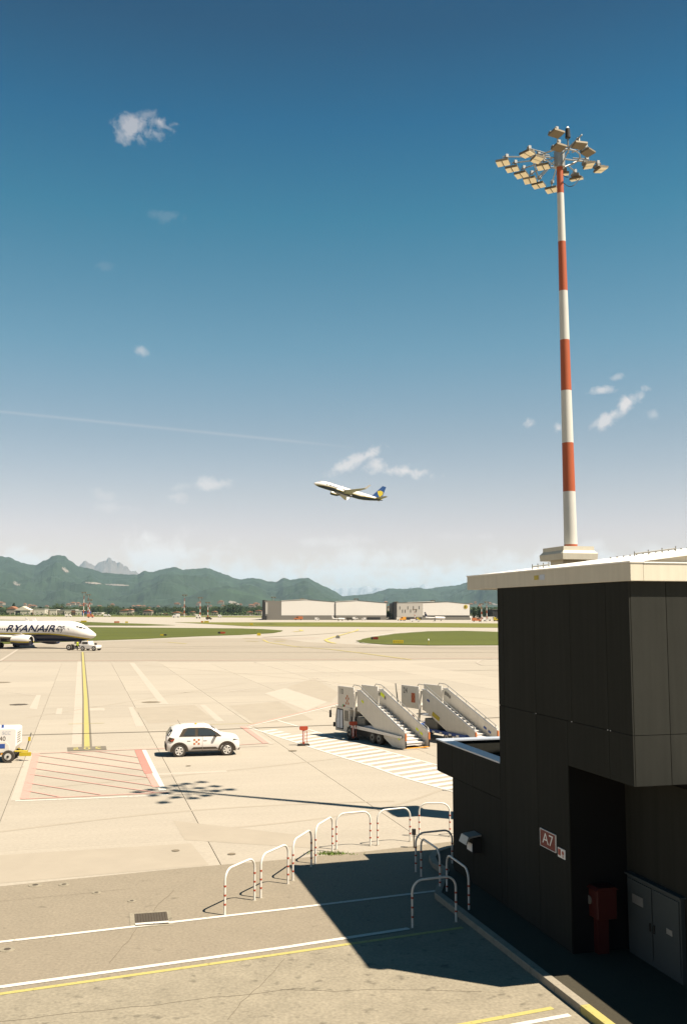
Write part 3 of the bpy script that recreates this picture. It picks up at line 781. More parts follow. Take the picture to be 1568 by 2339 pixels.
# main roof: fascia boxes and the sloping deck
SL = 0.128
mb = MB()
mb.span((-0.06, -0.16, 7.975), (0.22, 8.25, 8.335)); mb.span((0.221, -0.16, 7.975), (9.2, 0.12, 8.322)); mb.span((0.221, 8.0, 7.975), (9.2, 8.25, 8.32))
mb.build('fascia', 'fascia', BD, bevel=0.008)
mb = MB(); mb.span((-0.075, -0.175, 8.33), (0.24, 8.265, 8.36)); mb.span((0.241, -0.175, 8.323), (9.2, 0.13, 8.348)); mb.build('fascia_cap', 'roof', BD)
mb = MB(); mb.span((0.10, 6.28, 7.985), (9.0, 8.1, 8.01)); mb.build('roof_soffit', 'plinth', BD)
mb = MB()
x0, x1 = 0.05, 9.2; zt = lambda x: 8.365 + SL * (x - 0.05)
ys = (0.10, 8.2)
mb.add([(x0, ys[0], zt(x0)), (x1, ys[0], zt(x1)), (x1, ys[1], zt(x1)), (x0, ys[1], zt(x0)),
        (x0, ys[0], zt(x0) - .035), (x1, ys[0], zt(x1) - .035), (x1, ys[1], zt(x1) - .035), (x0, ys[1], zt(x0) - .035)],
       [(0, 1, 2, 3), (7, 6, 5, 4), (0, 4, 5, 1), (1, 5, 6, 2), (2, 6, 7, 3), (3, 7, 4, 0)])
mb.build('roof_deck', 'roof', BD)
for x0_, x1_ in ((0.45, 2.6), (2.61, 5.0), (5.01, 9.2)):
    mb = MB(); mb.extr([(x0_, 8.34), (x1_, 8.34), (x1_, zt(x1_) - .04), (x0_, zt(x0_) - .04)], 0.20, 0.24); mb.build('gable_panel', 'fascia', BD)
# standing seams, fixings and a cable tray on the deck
for k in ():
    mb = MB(); xx = .5 + .8 * k; mb.span((xx - .012, .12, zt(xx) - .01), (xx + .012, 8.15, zt(xx) + .025)); mb.build('roof_seam', 'roof', BD)
mb = MB()
for k in range(26):
    xx = 3.6 + k * .2; mb.box((xx, 6.9, zt(xx) + .015), (.03, .03, .05))
o = mb.build('roof_fixing', 'steel_dark', BD); o['kind'] = 'stuff'
for (x_, y_, l_) in ((3.3, 5.2, 1.2), (.5, 5.3, .45)):
    mb = MB(); mb.tube([(x_, y_, zt(x_) + .07), (x_ + l_, y_, zt(x_ + l_) + .07)], .018, 6)
    for k in range(4): mb.tube([(x_ + l_ * k / 3, y_, zt(x_ + l_ * k / 3)), (x_ + l_ * k / 3, y_, zt(x_ + l_ * k / 3) + .13)], .014, 5)
    mb.build('roof_rail', 'steel_dark', BD)
mb = MB(); mb.box((-.062, 3.93, 8.17), (.006, .22, .10)); mb.build('yellow_sticker', 'yellow', BD)
mb = MB(); mb.box((-.062, 3.62, 8.17), (.006, .24, .12)); mb.build('grey_sticker', 'coping', BD)
for a_ in (.9, .8, 2.41, 4.15):
    mb = MB(); mb.box((-.034, a_, 5.02), (.008, .02, .015)); mb.build('panel_screw', 'sign_white', BD)
BM = BD.matrix_basis.copy() if False else None
bm_loc = Vector((5.55, 18.87, 0)); bm_r = math.atan(0.26)
def bw(b, a, z=0.0):                            # building grid -> world
    return Vector((bm_loc.x + b * math.cos(bm_r) - a * math.sin(bm_r), bm_loc.y + b * math.sin(bm_r) + a * math.cos(bm_r), z))

# signs and lamp on the wall
sg = empty('gate_sign', bw(-.031, 3.63, 2.27), bm_r, 'dark red square sign reading A7 on the dark wall', 'sign')
mb = MB(); mb.box((-.012, 0, 0), (.022, .74, .36)); mb.build('plate', 'sign_red', sg)
mb = MB(); mb.box((-.016, 0, .186), (.03, .765, .012)); mb.box((-.016, 0, -.186), (.03, .765, .012)); mb.box((-.016, .377, 0), (.03, .012, .36)); mb.box((-.016, -.377, 0), (.03, .012, .36)); mb.build('rim', 'sign_white', sg)
text_obj('lettering', 'A7', 0.34, 'sign_white', sg, frame((-.026, 0, -.0), (0, -1, 0), (0, 0, 1)) @ Matrix.Diagonal((1.35, 1, 1, 1)))
sg = empty('hydrant_sign', bw(-.031, 3.0, 2.13), bm_r, 'small red and white safety sign right of the A7 sign', 'sign')
mb = MB(); mb.box((-.01, 0, 0), (.02, .33, .2)); mb.build('plate', 'sign_white', sg)
mb = MB(); mb.box((-.022, .085, .01), (.003, .12, .13)); mb.build('symbol', 'red', sg)
mb = MB(); mb.cyl((-.022, -.08, .02), (-.024, -.08, .02), .045, n=12); mb.build('symbol', 'red', sg)
mb = MB(); mb.box((-.022, -.08, -.055), (.003, .03, .05)); mb.build('symbol', 'red', sg)
lp = empty('wall_lamp', bw(-.031, 7.75, 1.33), bm_r, 'small box lamp with a tilted steel hood low on the dark wall', 'wall lamp')
mb = MB(); mb.extr([(-.02, .22), (-.38, .17), (-.46, -.02), (-.44, -.03), (-.35, .13), (-.02, .18)], -.25, .25); mb.build('hood', 'steel', lp)
mb = MB(); mb.span((-.24, -.18, -.26), (-.002, .18, .12)); mb.build('housing', 'dark', lp)
mb = MB(); mb.span((-.262, -.17, -.22), (-.243, .17, -.02)); mb.build('lens', 'sign_white', lp)

# pavement with kerb
K = [at(1400, 2374).xy, at(1360, 2339).xy, at(1220, 2225).xy, at(999, 2052).xy]
kd = (K[2] - K[3]).normalized()
kerb_line = [K[2] + kd * 30, K[2] + kd * 8, K[2] + kd * 3, K[2], K[3], at(1018, 1998).xy, at(992, 1981).xy, at(986, 1967).xy, at(996, 1954).xy, at(1020, 1946).xy, at(1043, 1942).xy, at(1110, 1936).xy]
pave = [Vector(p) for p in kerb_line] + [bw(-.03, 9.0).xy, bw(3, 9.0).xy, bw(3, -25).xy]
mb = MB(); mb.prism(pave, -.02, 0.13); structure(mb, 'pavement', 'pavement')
kb = tag(bpy.data.objects.new('kerb', None), kind='structure'); COL.objects.link(kb)
def kerb_stones():
    # walk along the kerb line and lay one stone after another
    pts = kerb_line; acc = []
    for p, q in zip(pts, pts[1:]):
        L = (q - p).length; m_ = max(1, round(L / 0.98))
        for i in range(m_): acc.append((p.lerp(q, i / m_), p.lerp(q, (i + 1) / m_)))
    for (p, q) in acc:
        d = (q - p).normalized(); nr = Vector((-d.y, d.x)); g = .006
        p2, q2 = p + d * g, q - d * g
        # traffic side is on the left of the walking direction (towards -x)
        a, b_, c, e = p2 + nr * .09, q2 + nr * .09, q2 - nr * .10, p2 - nr * .10
        mb = MB(); mb.prism([a, b_, c, e], 0.0, .155)
        ym = min(p.y, q.y) < at(1311, 2293, .15).y - .3
        o = mb.build('kerb_stone', 'paint_yellow' if ym else 'kerb', kb, bevel=.012)
kerb_stones()

# red call post and the grey cabinet in the recess
q = bw(.62, 2.62)
rp = empty('fire_post', (q.x, q.y, .13), bm_r, 'dark red post box with a round badge in the shaded recess', 'post box')
mb = MB(); mb.span((-.12, -.14, 0), (.14, .14, .95)); mb.build('pedestal', 'post_red', rp)
mb = MB(); mb.span((-.22, -.34, .76), (.24, .34, 1.36)); mb.build('box', 'post_red', rp, bevel=.02)
mb = MB(); mb.extr([(-.27, 1.361), (.28, 1.361), (.2, 1.42), (-.2, 1.42)], -.36, .36); mb.build('lid', 'post_red', rp)
mb = MB(); mb.cyl((-.221, 0, 1.1), (-.24, 0, 1.1), .09, n=18); mb.build('badge', 'steel_dark', rp)
q = bw(1.25, 1.5)
cb = empty('electrical_cabinet', (q.x, q.y, .13), bm_r, 'grey two door metal cabinet against the shaded wall', 'cabinet')
mb = MB(); mb.span((-.02, -.98, 0), (.08, .98, 1.62)); mb.build('case', 'cab_grey', cb, bevel=.01)
mb = MB(); mb.span((-.06, -1.02, 1.622), (.08, 1.02, 1.66)); mb.build('top', 'cab_grey', cb)
for s_ in (-1, 1):
    y0 = .03 if s_ > 0 else -.94
    mb = MB(); mb.span((-.045, y0, .12), (-.022, y0 + .91, 1.56)); d_ = mb.build('door', 'cab_grey', cb, bevel=.006)
    mb = MB(); mb.span((-.06, y0 + .3, 1.1), (-.047, y0 + .7, 1.28)) if s_ > 0 else mb.span((-.06, y0 + .22, .84), (-.047, y0 + .42, .95)); mb.build('label_plate', 'steel', d_)
    mb = MB(); mb.span((-.075, .06 if s_ > 0 else -.09, .7), (-.047, .09 if s_ > 0 else -.06, .86)); mb.build('handle', 'dark', d_)

# ================================================================== hoop barriers
def hoop(A_, B_, label, z=0.0, h=1.08):
    A_, B_ = Vector(A_), Vector(B_)
    L = (B_ - A_).length; c = (A_ + B_) / 2
    root = empty('hoop_barrier', (c.x, c.y, z), math.atan2((B_ - A_).y, (B_ - A_).x), label, 'barrier', 'white tube hoop barriers with red bands')
    r = .27; pts = [(-L / 2, 0, 0), (-L / 2, 0, h * .4)]
    for k in range(7):
        t = k / 6 * math.pi / 2; pts.append((-L / 2 + r - r * math.cos(t), 0, h - r + r * math.sin(t)))
    for k in range(7):
        t = k / 6 * math.pi / 2; pts.append((L / 2 - r + r * math.sin(t), 0, h - r + r * math.cos(t)))
    pts += [(L / 2, 0, h * .4), (L / 2, 0, 0)]
    mb = MB(); mb.tube(pts, .027, 10); mb.build('hoop', 'hoop_white', root, smooth=True)
    for s_ in (-1, 1):
        for zz in (.24, .44, .64):
            mb = MB(); mb.cyl((s_ * L / 2, 0, zz * h - .022), (s_ * L / 2, 0, zz * h + .022), .031, n=10); mb.build('red_band', 'red', root)
        mb = MB(); mb.cyl((s_ * L / 2, 0, 0), (s_ * L / 2, 0, .015), .07, .06, n=12); mb.build('base_plate', 'kerb', root)
zb = lambda x, y: at((650 + x * .7015) / 1.5517, (2750 + y * .7015) / 1.5517).xy
hoops = [((208, 705), (358, 630), 'white hoop nearest the drain grate, first of the sunlit row'),
         ((390, 618), (527, 547), 'second sunlit hoop from the left in the curving row'),
         ((552, 530), (645, 462), 'third sunlit hoop from the left, its foot at the shadow corner'),
         ((666, 445), (752, 384), 'fourth hoop from the left, next to the tuft of weeds'),
         ((772, 372), (943, 354), 'fifth hoop from the left, beyond the tuft of weeds'),
         ((980, 352), (1144, 332), 'sixth hoop from the left, crossed by the shadow of the mast'),
         ((1190, 308), (1345, 308), 'last sunlit hoop, closest to the dark annex wall'),
         ((1173, 488), (1357, 465), 'shaded hoop furthest back, behind the others by the kerb corner'),
         ((1200, 512), (1295, 588), 'shaded hoop running along the kerb, left of its neighbour'),
         ((1330, 610), (1441, 703), 'shaded hoop on the pavement, nearest to the dark wall'),
         ((1156, 770), (1376, 740), 'shaded hoop nearest the viewer, at the end of the white line')]
for A_, B_, lab in hoops: hoop(zb(*A_), zb(*B_), lab)
q0 = at(1040.5, 1911).xy; hoop(q0, q0 + Vector((1.05, .30)), 'hoop half hidden behind the corner of the annex, lower one')
q0 = at(1040.8, 1808).xy; hoop(q0, q0 + Vector((1.1, .30)), 'hoop half hidden behind the annex, the one further back by the zebra')
c = zb(1163, 365)
o = MB().box((0, 0, .5), (.12, .12, .16)).build('box', 'dark'); o.location = (c.x, c.y, .0)
mb = MB(); mb.cyl((0, 0, 0), (0, 0, .42), .02, n=8); mb.build('post', 'dark', o); o.name = 'socket_box'
tag(o, 'little black box on a short post beside the rearmost shaded hoop', 'box')
# weeds at the joint
mb = MB(); c = zb(745, 397); rnd = random.Random(5)
for k in range(240):
    a = rnd.gauss(0, .28), rnd.gauss(0, .08); h = rnd.uniform(.03, .12); t = rnd.uniform(0, 6.3)
    x_, y_ = c.x + a[0], c.y + a[1]
    mb.add([(x_ - .012, y_, 0.01), (x_ + .012, y_, 0.01), (x_ + math.cos(t) * .06, y_ + math.sin(t) * .06, h)], [(0, 1, 2)])
tag(mb.build('weeds', 'weed'), 'tuft of green weeds in the joint between concrete and asphalt', 'weeds', kind='stuff')

# ================================================================== lighting mast
MX, MY = 8.06, 34.3
def mast_head_spots():
    raw = [(5.62, 34.17), (6.1, 34.71), (6.58, 35.23), (7.04, 35.73), (7.51, 36.2), (8.18, 36.64), (7.35, 34.53), (8.3, 35.16), (8.99, 35.61), (9.8, 34.79), (9.21, 34.42),
           (6.47, 33.44), (6.97, 33.89), (7.63, 32.96), (8.4, 32.79), (8.89, 33.37), (7.28, 31.88)]
    return [((x - 7.97) * .90, (y - MY) * .95) for x, y in raw]
pl = empty('mast_pedestal', (MX - .10, MY, 0), bm_r, 'pale concrete pedestal with a chamfered cap under the lighting mast', 'pedestal')
mb = MB(); mb.span((-.45, -.48, 0), (.45, .48, 9.169)); mb.build('stem', 'plinth', pl)
mb = MB()
def frust(mb, z0, h0, z1, h1):
    g0, g1 = h0 * 1.35, h1 * 1.35
    vs = [(-h0, -g0, z0), (h0, -g0, z0), (h0, g0, z0), (-h0, g0, z0), (-h1, -g1, z1), (h1, -g1, z1), (h1, g1, z1), (-h1, g1, z1)]
    mb.add(vs, [(0, 1, 2, 3), (4, 7, 6, 5), (0, 4, 5, 1), (1, 5, 6, 2), (2, 6, 7, 3), (3, 7, 4, 0)])
frust(mb, 9.17, .655, 9.38, .67); frust(mb, 9.3801, .67, 9.49, .585); frust(mb, 9.4901, .585, 9.63, .585)
mb.build('cap', 'plinth', pl)
ms = empty('lighting_mast', (MX, MY, 9.63), bm_r, 'tall red and white striped floodlight mast against the blue sky', 'light mast')
ms.rotation_euler = (0, R(-.33), bm_r)
zs = [9.63, 9.74, 11.63, 13.39, 15.30, 17.17, 19.0, 20.86, 22.7, 24.2]
rr = lambda z: .235 - (z - 9.63) / (24.2 - 9.63) * .125
for k in range(9):
    mb = MB(); z0, z1 = zs[k] - 9.63, zs[k + 1] - 9.63
    mb.cyl((0, 0, z0), (0, 0, z1), rr(zs[k]), rr(zs[k + 1]), 28, caps=(k == 8))
    mb.build('pole_section', 'mast_red' if k % 2 == 0 else 'mast_white', ms, smooth=True)
HZt = 24.05 - 9.63
spots = mast_head_spots()
ca, sa = math.cos(-bm_r), math.sin(-bm_r)
loc = [(x * ca - y * sa, x * sa + y * ca) for x, y in spots]
mb = MB()
mb.tube([(-1.5, 0, HZt), (1.3, 0, HZt)], .028, 6); mb.tube([(0, -1.7, HZt + .08), (0, 1.9, HZt + .08)], .028, 6); mb.tube([(-1.5, -.5, HZt + .05), (.1, 1.9, HZt + .05)], .026, 6)
mb.cyl((0, 0, HZt - .35), (0, 0, HZt + .25), .2, .2, 14)
for k in range(4):
    t = k * math.pi / 2; mb.tube([(math.cos(t) * .2, math.sin(t) * .2, HZt - .3), (math.cos(t) * .75, math.sin(t) * .75, HZt)], .022, 5)
mb.tube([(math.cos(k * math.pi / 8) * .75, math.sin(k * math.pi / 8) * .75, HZt) for k in range(17)], .028, 6, close=False)
mb.build('head_frame', 'steel', ms)
for i, (x, y) in enumerate(loc):
    mb = MB()
    # bracket arm from the frame to the lamp
    tx, ty = x * .45, y * .45
    mb.tube([(tx, ty, HZt + .04), (x, y, HZt + .02), (x, y, HZt - .12)], .024, 6)
    mb.box((x * .93, y * .93, HZt + .05), (.1, .12, .12))
    arm = mb.build('bracket', 'steel', ms)
    away = i >= 11 and i not in (12, 11)
    yaw = math.atan2(y, x) + (random.uniform(-.25, .25)) if i > 6 else math.atan2(.75, -.75) + random.uniform(-.1, .1) + math.pi * .5
    tilt = R(9 + random.uniform(-4, 5)) if not away else R(11)
    if away: yaw = R(-60 - 15 * (i % 3))
    rot = Matrix.Rotation(yaw, 3, 'Z') @ Matrix.Rotation(-tilt, 3, 'Y')
    c0 = Vector((x, y, HZt - .2))
    mb = MB(); mb.box(c0, (.36, .46, .07), rot=rot); mb.box(c0 + rot @ Vector((-.02, 0, .06)), (.2, .3, .07), rot=rot)
    hb = mb.build('floodlight', 'lamp_back', ms)
    mb = MB(); mb.box(c0 + rot @ Vector((-.17, .0, .11)), (.1, .3, .1), rot=rot); mb.build('ballast', 'steel_dark', hb)
    if not away:
        for s_ in (-1, 1):
            mb = MB(); mb.box(c0 + rot @ Vector((0, s_ * .122, -.046)), (.31, .205, .016), rot=rot); mb.build('lens', 'lamp_glass', hb)
for (a0, b0) in (((.1, .1, HZt - .5), (.9, .5, HZt - .05)), ((.1, 0, HZt - .9), (1.2, .7, HZt - .3))):
    mb = MB(); A_, B_ = Vector(a0), Vector(b0)
    mb.tube([A_.lerp(B_, t) + Vector((0, 0, -.25 * math.sin(t * math.pi))) for t in [k / 8 for k in range(9)]], .014, 5); mb.build('cable', 'dark', ms)
mb = MB(); mb.cyl((.18, -.35, HZt + .05), (.18, -.35, HZt + .65), .03, n=8); mb.build('beacon_post', 'steel_dark', ms)
mb = MB(); mb.cyl((.18, -.35, HZt + .65), (.18, -.35, HZt + 1.0), .10, .08, n=12); mb.build('beacon', 'dark', ms)
mb = MB(); mb.cyl((.18, -.35, HZt + 1.0), (.18, -.35, HZt + 1.08), .07, .03, n=12); mb.build('beacon_cap', 'sign_white', ms)

# far lighting masts
fm = None
far_masts = [(191, 1353, 1407.5, 'the tallest of the three left of the trees'), (201, 1358, 1407.5, 'the middle one of the three left of the trees'), (204.5, 1370, 1407, 'the shortest of the three left of the trees'),
             (420.6, 1359, 1407, 'alone above the terracotta roofs'), (456.7, 1365, 1412, 'left of the round tree clump'), (474.4, 1376, 1415.5, 'short one just left of the round tree clump'),
             (624, 1364, 1415, 'in front of the grey wall of the long hangar'), (690, 1368, 1415.5, 'in front of the first white hangar door'), (722, 1381, 1415.5, 'short one in the middle of the first hangar door'),
             (813, 1368, 1413.5, 'in front of the second white hangar door'), (904, 1375, 1415, 'at the dark left corner of the small hangar'), (946.6, 1392, 1419, 'short one in front of the small hangar windows'),
             (988, 1372, 1413, 'thin one in front of the small hangar door'), (1099, 1379, 1421, 'right of the small hangar by the dark trees'), (1111, 1375, 1420, 'rightmost, next to the dark block')]
for i, (px, yt, yb, lab) in enumerate(far_masts):
    p = at(px, max(yb, 1408.5)); h = atY(px, yt, p.y).z
    m_ = empty('striped_mast', (p.x, p.y, 0), 0, 'far red and white lighting mast, ' + lab, 'light mast', 'distant striped lighting masts')
    w = .0011 * p.y * .5
    for k in range(7):
        mb = MB(); mb.cyl((0, 0, h * k / 7), (0, 0, h * (k + 1) / 7), w * (1 - k * .07), w * (1 - (k + 1) * .07), 8)
        mb.build('pole_section', 'mast_white' if k % 2 == 0 or px in (813, 988, 722) and k < 3 else 'mast_red', m_)
    mb = MB(); mb.box((0, 0, h), (w * 9, w * 5, w * 1.2)); mb.box((w * 3, 0, h - w * 1.4), (w * 2, w * 4, w)); mb.box((-w * 3, 0, h - w * 1.4), (w * 2, w * 4, w)); mb.build('lamp_head', 'lamp_back', m_)

# ================================================================== airliners
ST = [(0, .03, 2.62, 2.56), (.12, .26, 2.85, 2.34), (.4, .52, 3.08, 2.13), (.9, .84, 3.42, 1.92), (1.6, 1.18, 3.82, 1.72), (2.3, 1.44, 4.28, 1.57), (3.0, 1.63, 4.72, 1.46), (3.8, 1.76, 5.03, 1.39), (4.8, 1.85, 5.25, 1.35),
      (6, 1.88, 5.38, 1.33), (8, 1.88, 5.4, 1.33), (12, 1.88, 5.4, 1.33), (16, 1.88, 5.4, 1.33), (20, 1.88, 5.4, 1.33), (24, 1.88, 5.4, 1.33), (26, 1.88, 5.4, 1.36), (29, 1.83, 5.4, 1.75), (32, 1.6, 5.38, 2.42), (35, 1.15, 5.3, 3.2), (37.3, .68, 5.15, 3.88), (38.8, .34, 4.98, 4.34), (39.4, .14, 4.8, 4.5)]
def fus(d):
    for s0, s1 in zip(ST, ST[1:]):
        if s0[0] <= d <= s1[0]:
            t = (d - s0[0]) / (s1[0] - s0[0]); return [s0[i] + (s1[i] - s0[i]) * t for i in (1, 2, 3)]
    return list(ST[-1][1:])
def stripe_z(d):
    t = max(0.0, min(1.0, (d - .6) / 9.0)); zz = 1.90 + (2.98 - 1.90) * (1 - (1 - t) ** 1.5)
    if d > 26: zz += (d - 26) * .16
    return zz
def sec(d, ang):                                # ang 0 top .. pi bottom, side factor
    w, zt_, zb_ = fus(d); c = (zt_ + zb_) / 2; h = (zt_ - zb_) / 2
    return w * math.sin(ang), c + h * math.cos(ang)
def ang_of(d, z):
    w, zt_, zb_ = fus(d); c = (zt_ + zb_) / 2; h = (zt_ - zb_) / 2
    return math.acos(max(-.98, min(.98, (z - c) / h)))
def airfoil(mb, root, tip, mi=0):
    # root/tip: (x_lead, x_trail, y, z, thickness); eight point section
    vs = []
    for (xl, xt, y, z, t) in (root, tip):
        c = xl - xt
        for fx, fz in ((0, 0), (.08, .5), (.35, .6), (.7, .35), (1, .02), (.7, -.2), (.35, -.4), (.08, -.35)):
            vs.append((xl - c * fx, y, z + fz * t))
    fs = [(k, (k + 1) % 8, 8 + (k + 1) % 8, 8 + k) for k in range(8)] + [tuple(range(8))[::-1], tuple(range(8, 16))]
    mb.add(vs, fs, mi)
def airliner(name, loc, rot, label, gear=True):
    root = empty(name, loc, 0, label, 'airliner', rot=rot)
    mb = MB(); ds = []
    for s0, s1 in zip(ST, ST[1:]):
        n_ = max(1, int((s1[0] - s0[0]) / 1.0)); ds += [s0[0] + (s1[0] - s0[0]) * k / n_ for k in range(n_)]
    ds.append(ST[-1][0])
    nt_, nb_ = 12, 7; rows = []
    for d in ds:
        a1 = ang_of(d, stripe_z(d)); a2 = ang_of(d, stripe_z(d) - .24)
        hs = [a1 * k / nt_ for k in range(nt_ + 1)] + [a2 + (math.pi - a2) * k / nb_ for k in range(nb_ + 1)]
        ring = [(-d, -sec(d, a)[0], sec(d, a)[1]) for a in hs] + [(-d, sec(d, a)[0], sec(d, a)[1]) for a in hs[-2:0:-1]]
        rows.append(ring)
    n_ = len(rows[0]); vs = [p for r_ in rows for p in r_]
    half = nt_ + nb_ + 1
    for i in range(len(rows) - 1):
        for k in range(n_):
            kk = k if k < half else n_ - 1 - k
            mi = 0 if kk < nt_ else (1 if kk == nt_ else 2)
            mb.v and None
            mb.f.append((i * n_ + k, i * n_ + (k + 1) % n_, (i + 1) * n_ + (k + 1) % n_, (i + 1) * n_ + k)); mb.m.append(mi)
    mb.v = vs; mb.f.append(tuple(range(n_))); mb.m.append(0); mb.f.append(tuple((len(rows) - 1) * n_ + k for k in range(n_))); mb.m.append(2)
    mb.build('fuselage', ['white', 'yellow', 'navy'], root, smooth=True)
    # cabin windows and doors
    for s_ in (-1, 1):
        mb = MB()
        for k in range(44):
            d = 6.6 + k * .51; w, z_ = sec(d, ang_of(d, 3.72)); mb.box((-d, s_ * (w + .005), 3.72), (.25, .03, .36))
        o = mb.build('cabin_window', 'glass', root); o['kind'] = 'stuff'
        mb = MB()
        for (x0, x1, z0, z1) in ((1.75, 2.35, 3.78, 4.12), (2.45, 3.05, 3.9, 4.3), (3.12, 3.6, 4.1, 4.42)):
            q = []
            for (d, z_) in ((x0, z0), (x1, z0 + .08), (x1, z1), (x0, z1 - .12)):
                w, zz = sec(d, ang_of(d, min(z_, fus(d)[1] - .1))); q.append((-d, s_ * (w + .03), zz + .015))
            mb.add(q, [(0, 1, 2, 3)])
        mb.build('cockpit_window', 'glass', root)
        for d in (4.9,):
            mb = MB()
            for (a0, a1_, b0, b1) in ((0, .03, 0, 1.8), (.83, .86, 0, 1.8), (0, .86, 0, .03), (0, .86, 1.77, 1.8)):
                w0 = sec(d + a0, ang_of(d + a0, 2.8 + (b0 + b1) / 2))[0]
                mb.box((-d - (a0 + a1_) / 2, s_ * (w0 + .0), 2.75 + (b0 + b1) / 2), (a1_ - a0, .04, b1 - b0))
            mb.build('door_outline', 'coping', root)
        # lettering wrapped on the fuselage
        me = text_mesh('RYANAIR', 2.0, shear=0.25, offset=0.035)
        bm = bmesh.new(); bm.from_mesh(me)
        ys_ = [v.co.y for v in bm.verts]; xs_ = [v.co.x for v in bm.verts]
        y0_, y1_ = min(ys_), max(ys_); x0_, x1_ = min(xs_), max(xs_)
        for k in range(1, 9):
            bmesh.ops.bisect_plane(bm, geom=bm.verts[:] + bm.edges[:] + bm.faces[:], plane_co=(0, y0_ + (y1_ - y0_) * k / 9, 0), plane_no=(0, 1, 0))
        for v in bm.verts:
            tx = (v.co.x - x0_) / (x1_ - x0_); tz = (v.co.y - y0_) / (y1_ - y0_)
            z_ = 3.22 + tz * 1.36
            d = (18.9 - tx * 10.9) if s_ < 0 else (8.0 + tx * 10.9)
            w, zz = sec(d, ang_of(d, z_)); v.co = Vector((-d, s_ * (w + .035), zz + .01))
        bm.to_mesh(me); bm.free(); me.materials.clear(); me.materials.append(M['navy'])
        o = bpy.data.objects.new('lettering', me); COL.objects.link(o); o.parent = root
        # harp emblem: curved frame and strings
        mb = MB()
        def hp(u_, v_):
            d = (7.45 - u_ * 1.5) if s_ < 0 else (5.9 + (1 - u_) * 1.5 - .0)
            d = 7.45 - u_ * 1.5
            w, zz = sec(d, ang_of(d, 3.1 + v_ * 1.3)); return (-d, s_ * (w + .03), zz)
        mb.tube([hp(*q) for q in ((.05, .92), (.3, 1.0), (.55, .86), (.75, .88), (.9, 1.0), (.98, .9), (.8, .55), (.62, .2), (.5, .02))], .07, 5)
        mb.tube([hp(*q) for q in ((.05, .92), (.03, .6), (.12, .3), (.28, .2))], .045, 5)
        for u_, a_, b_ in ((.2, .35, .9), (.34, .3, .88), (.48, .3, .8), (.6, .35, .78)):
            mb.tube([hp(u_, a_), hp(u_, b_)], .012, 4)
        mb.build('harp_emblem', 'navy', root)
    # wings
    for s_ in (-1, 1):
        mb = MB()
        airfoil(mb, (-12.6, -21.2, s_ * 1.5, 1.95, 1.0), (-15.9, -20.6, s_ * 6.0, 2.35, .6))
        airfoil(mb, (-15.9, -20.6, s_ * 6.0, 2.35, .6), (-22.6, -24.2, s_ * 16.9, 3.35, .22))
        wing = mb.build('wing', 'wing', root, smooth=True)
        mb = MB(); q = [(-22.6, s_ * 16.9, 3.35), (-24.2, s_ * 16.9, 3.35), (-25.9, s_ * 17.7, 5.8), (-25.1, s_ * 17.7, 5.8)]
        mb.add(q + [(a_, b_ + s_ * .08, c_) for a_, b_, c_ in q], [(0, 1, 2, 3), (7, 6, 5, 4), (0, 4, 5, 1), (1, 5, 6, 2), (2, 6, 7, 3), (3, 7, 4, 0)]); mb.build('winglet', 'white', wing)
        for yy in (4.2, 8.5, 12.0):
            mb = MB(); xt = -20.6 - max(0, yy - 6) * .33; mb.cyl((xt + 1.5, s_ * yy, 2.0 + yy * .07), (xt - .7, s_ * yy, 2.15 + yy * .07), .22, .03, 8); mb.build('flap_fairing', 'wing', wing)
        # engine
        eng = empty('engine', (0, 0, 0)); eng.parent = root
        mb = MB(); prof = [(-11.3, .80), (-11.25, .93), (-11.5, 1.02), (-12.3, 1.10), (-13.6, 1.06), (-14.8, .88), (-15.5, .72)]
        n2 = 24; c = (s_ * 4.83, 1.62); rows = []
        for (x_, r_) in prof: rows.append([(x_, c[0] + math.sin(2 * math.pi * (k + .5) / n2) * r_, c[1] + math.cos(2 * math.pi * (k + .5) / n2) * r_ * .96) for k in range(n2)])
        mb.v = [p for r_ in rows for p in r_]
        for i in range(len(rows) - 1):
            for k in range(n2):
                t = (k + 1) / n2; cz = math.cos(2 * math.pi * t)
                mi = 0 if cz > -.12 else (1 if cz > -.32 else 2)
                mb.f.append((i * n2 + k, i * n2 + (k + 1) % n2, (i + 1) * n2 + (k + 1) % n2, (i + 1) * n2 + k)); mb.m.append(mi)
        mb.build('cowl', ['white', 'yellow', 'navy'], eng, smooth=True)
        mb = MB(); mb.cyl((-11.6, c[0], c[1]), (-11.7, c[0], c[1]), .86, n=20); mb.build('fan', 'dark', eng)
        mb = MB(); mb.cyl((-11.45, c[0], c[1]), (-11.62, c[0], c[1]), .03, .2, n=12); mb.build('spinner', 'rim', eng)
        mb = MB(); mb.cyl((-15.3, c[0], c[1]), (-16.6, c[0], c[1] + .05), .5, .22, n=14); mb.build('exhaust', 'steel_dark', eng)
        mb = MB(); mb.extr([(-12.2, 2.5), (-16.4, 2.0), (-16.6, 2.5), (-13.6, 2.95)], c[0] - .12, c[0] + .12); mb.build('pylon', 'white', eng)
        # tailplane
        mb = MB(); airfoil(mb, (-34.6, -38.2, s_ * .5, 4.75, .35), (-38.2, -39.7, s_ * 7.1, 5.5, .12)); mb.build('tailplane', 'wing', root, smooth=True)
    mb = MB(); mb.box((-17, 0, 1.55), (9.5, 2.9, .75)); mb.build('belly_fairing', 'navy', root, bevel=.3)
    mb = MB()
    fin = [(-31.2, 5.36), (-33.3, 5.95), (-37.6, 12.4), (-39.7, 12.4), (-38.6, 5.1)]
    mb.extr(fin, -.11, .11); fo = mb.build('fin', 'fin_blue', root)
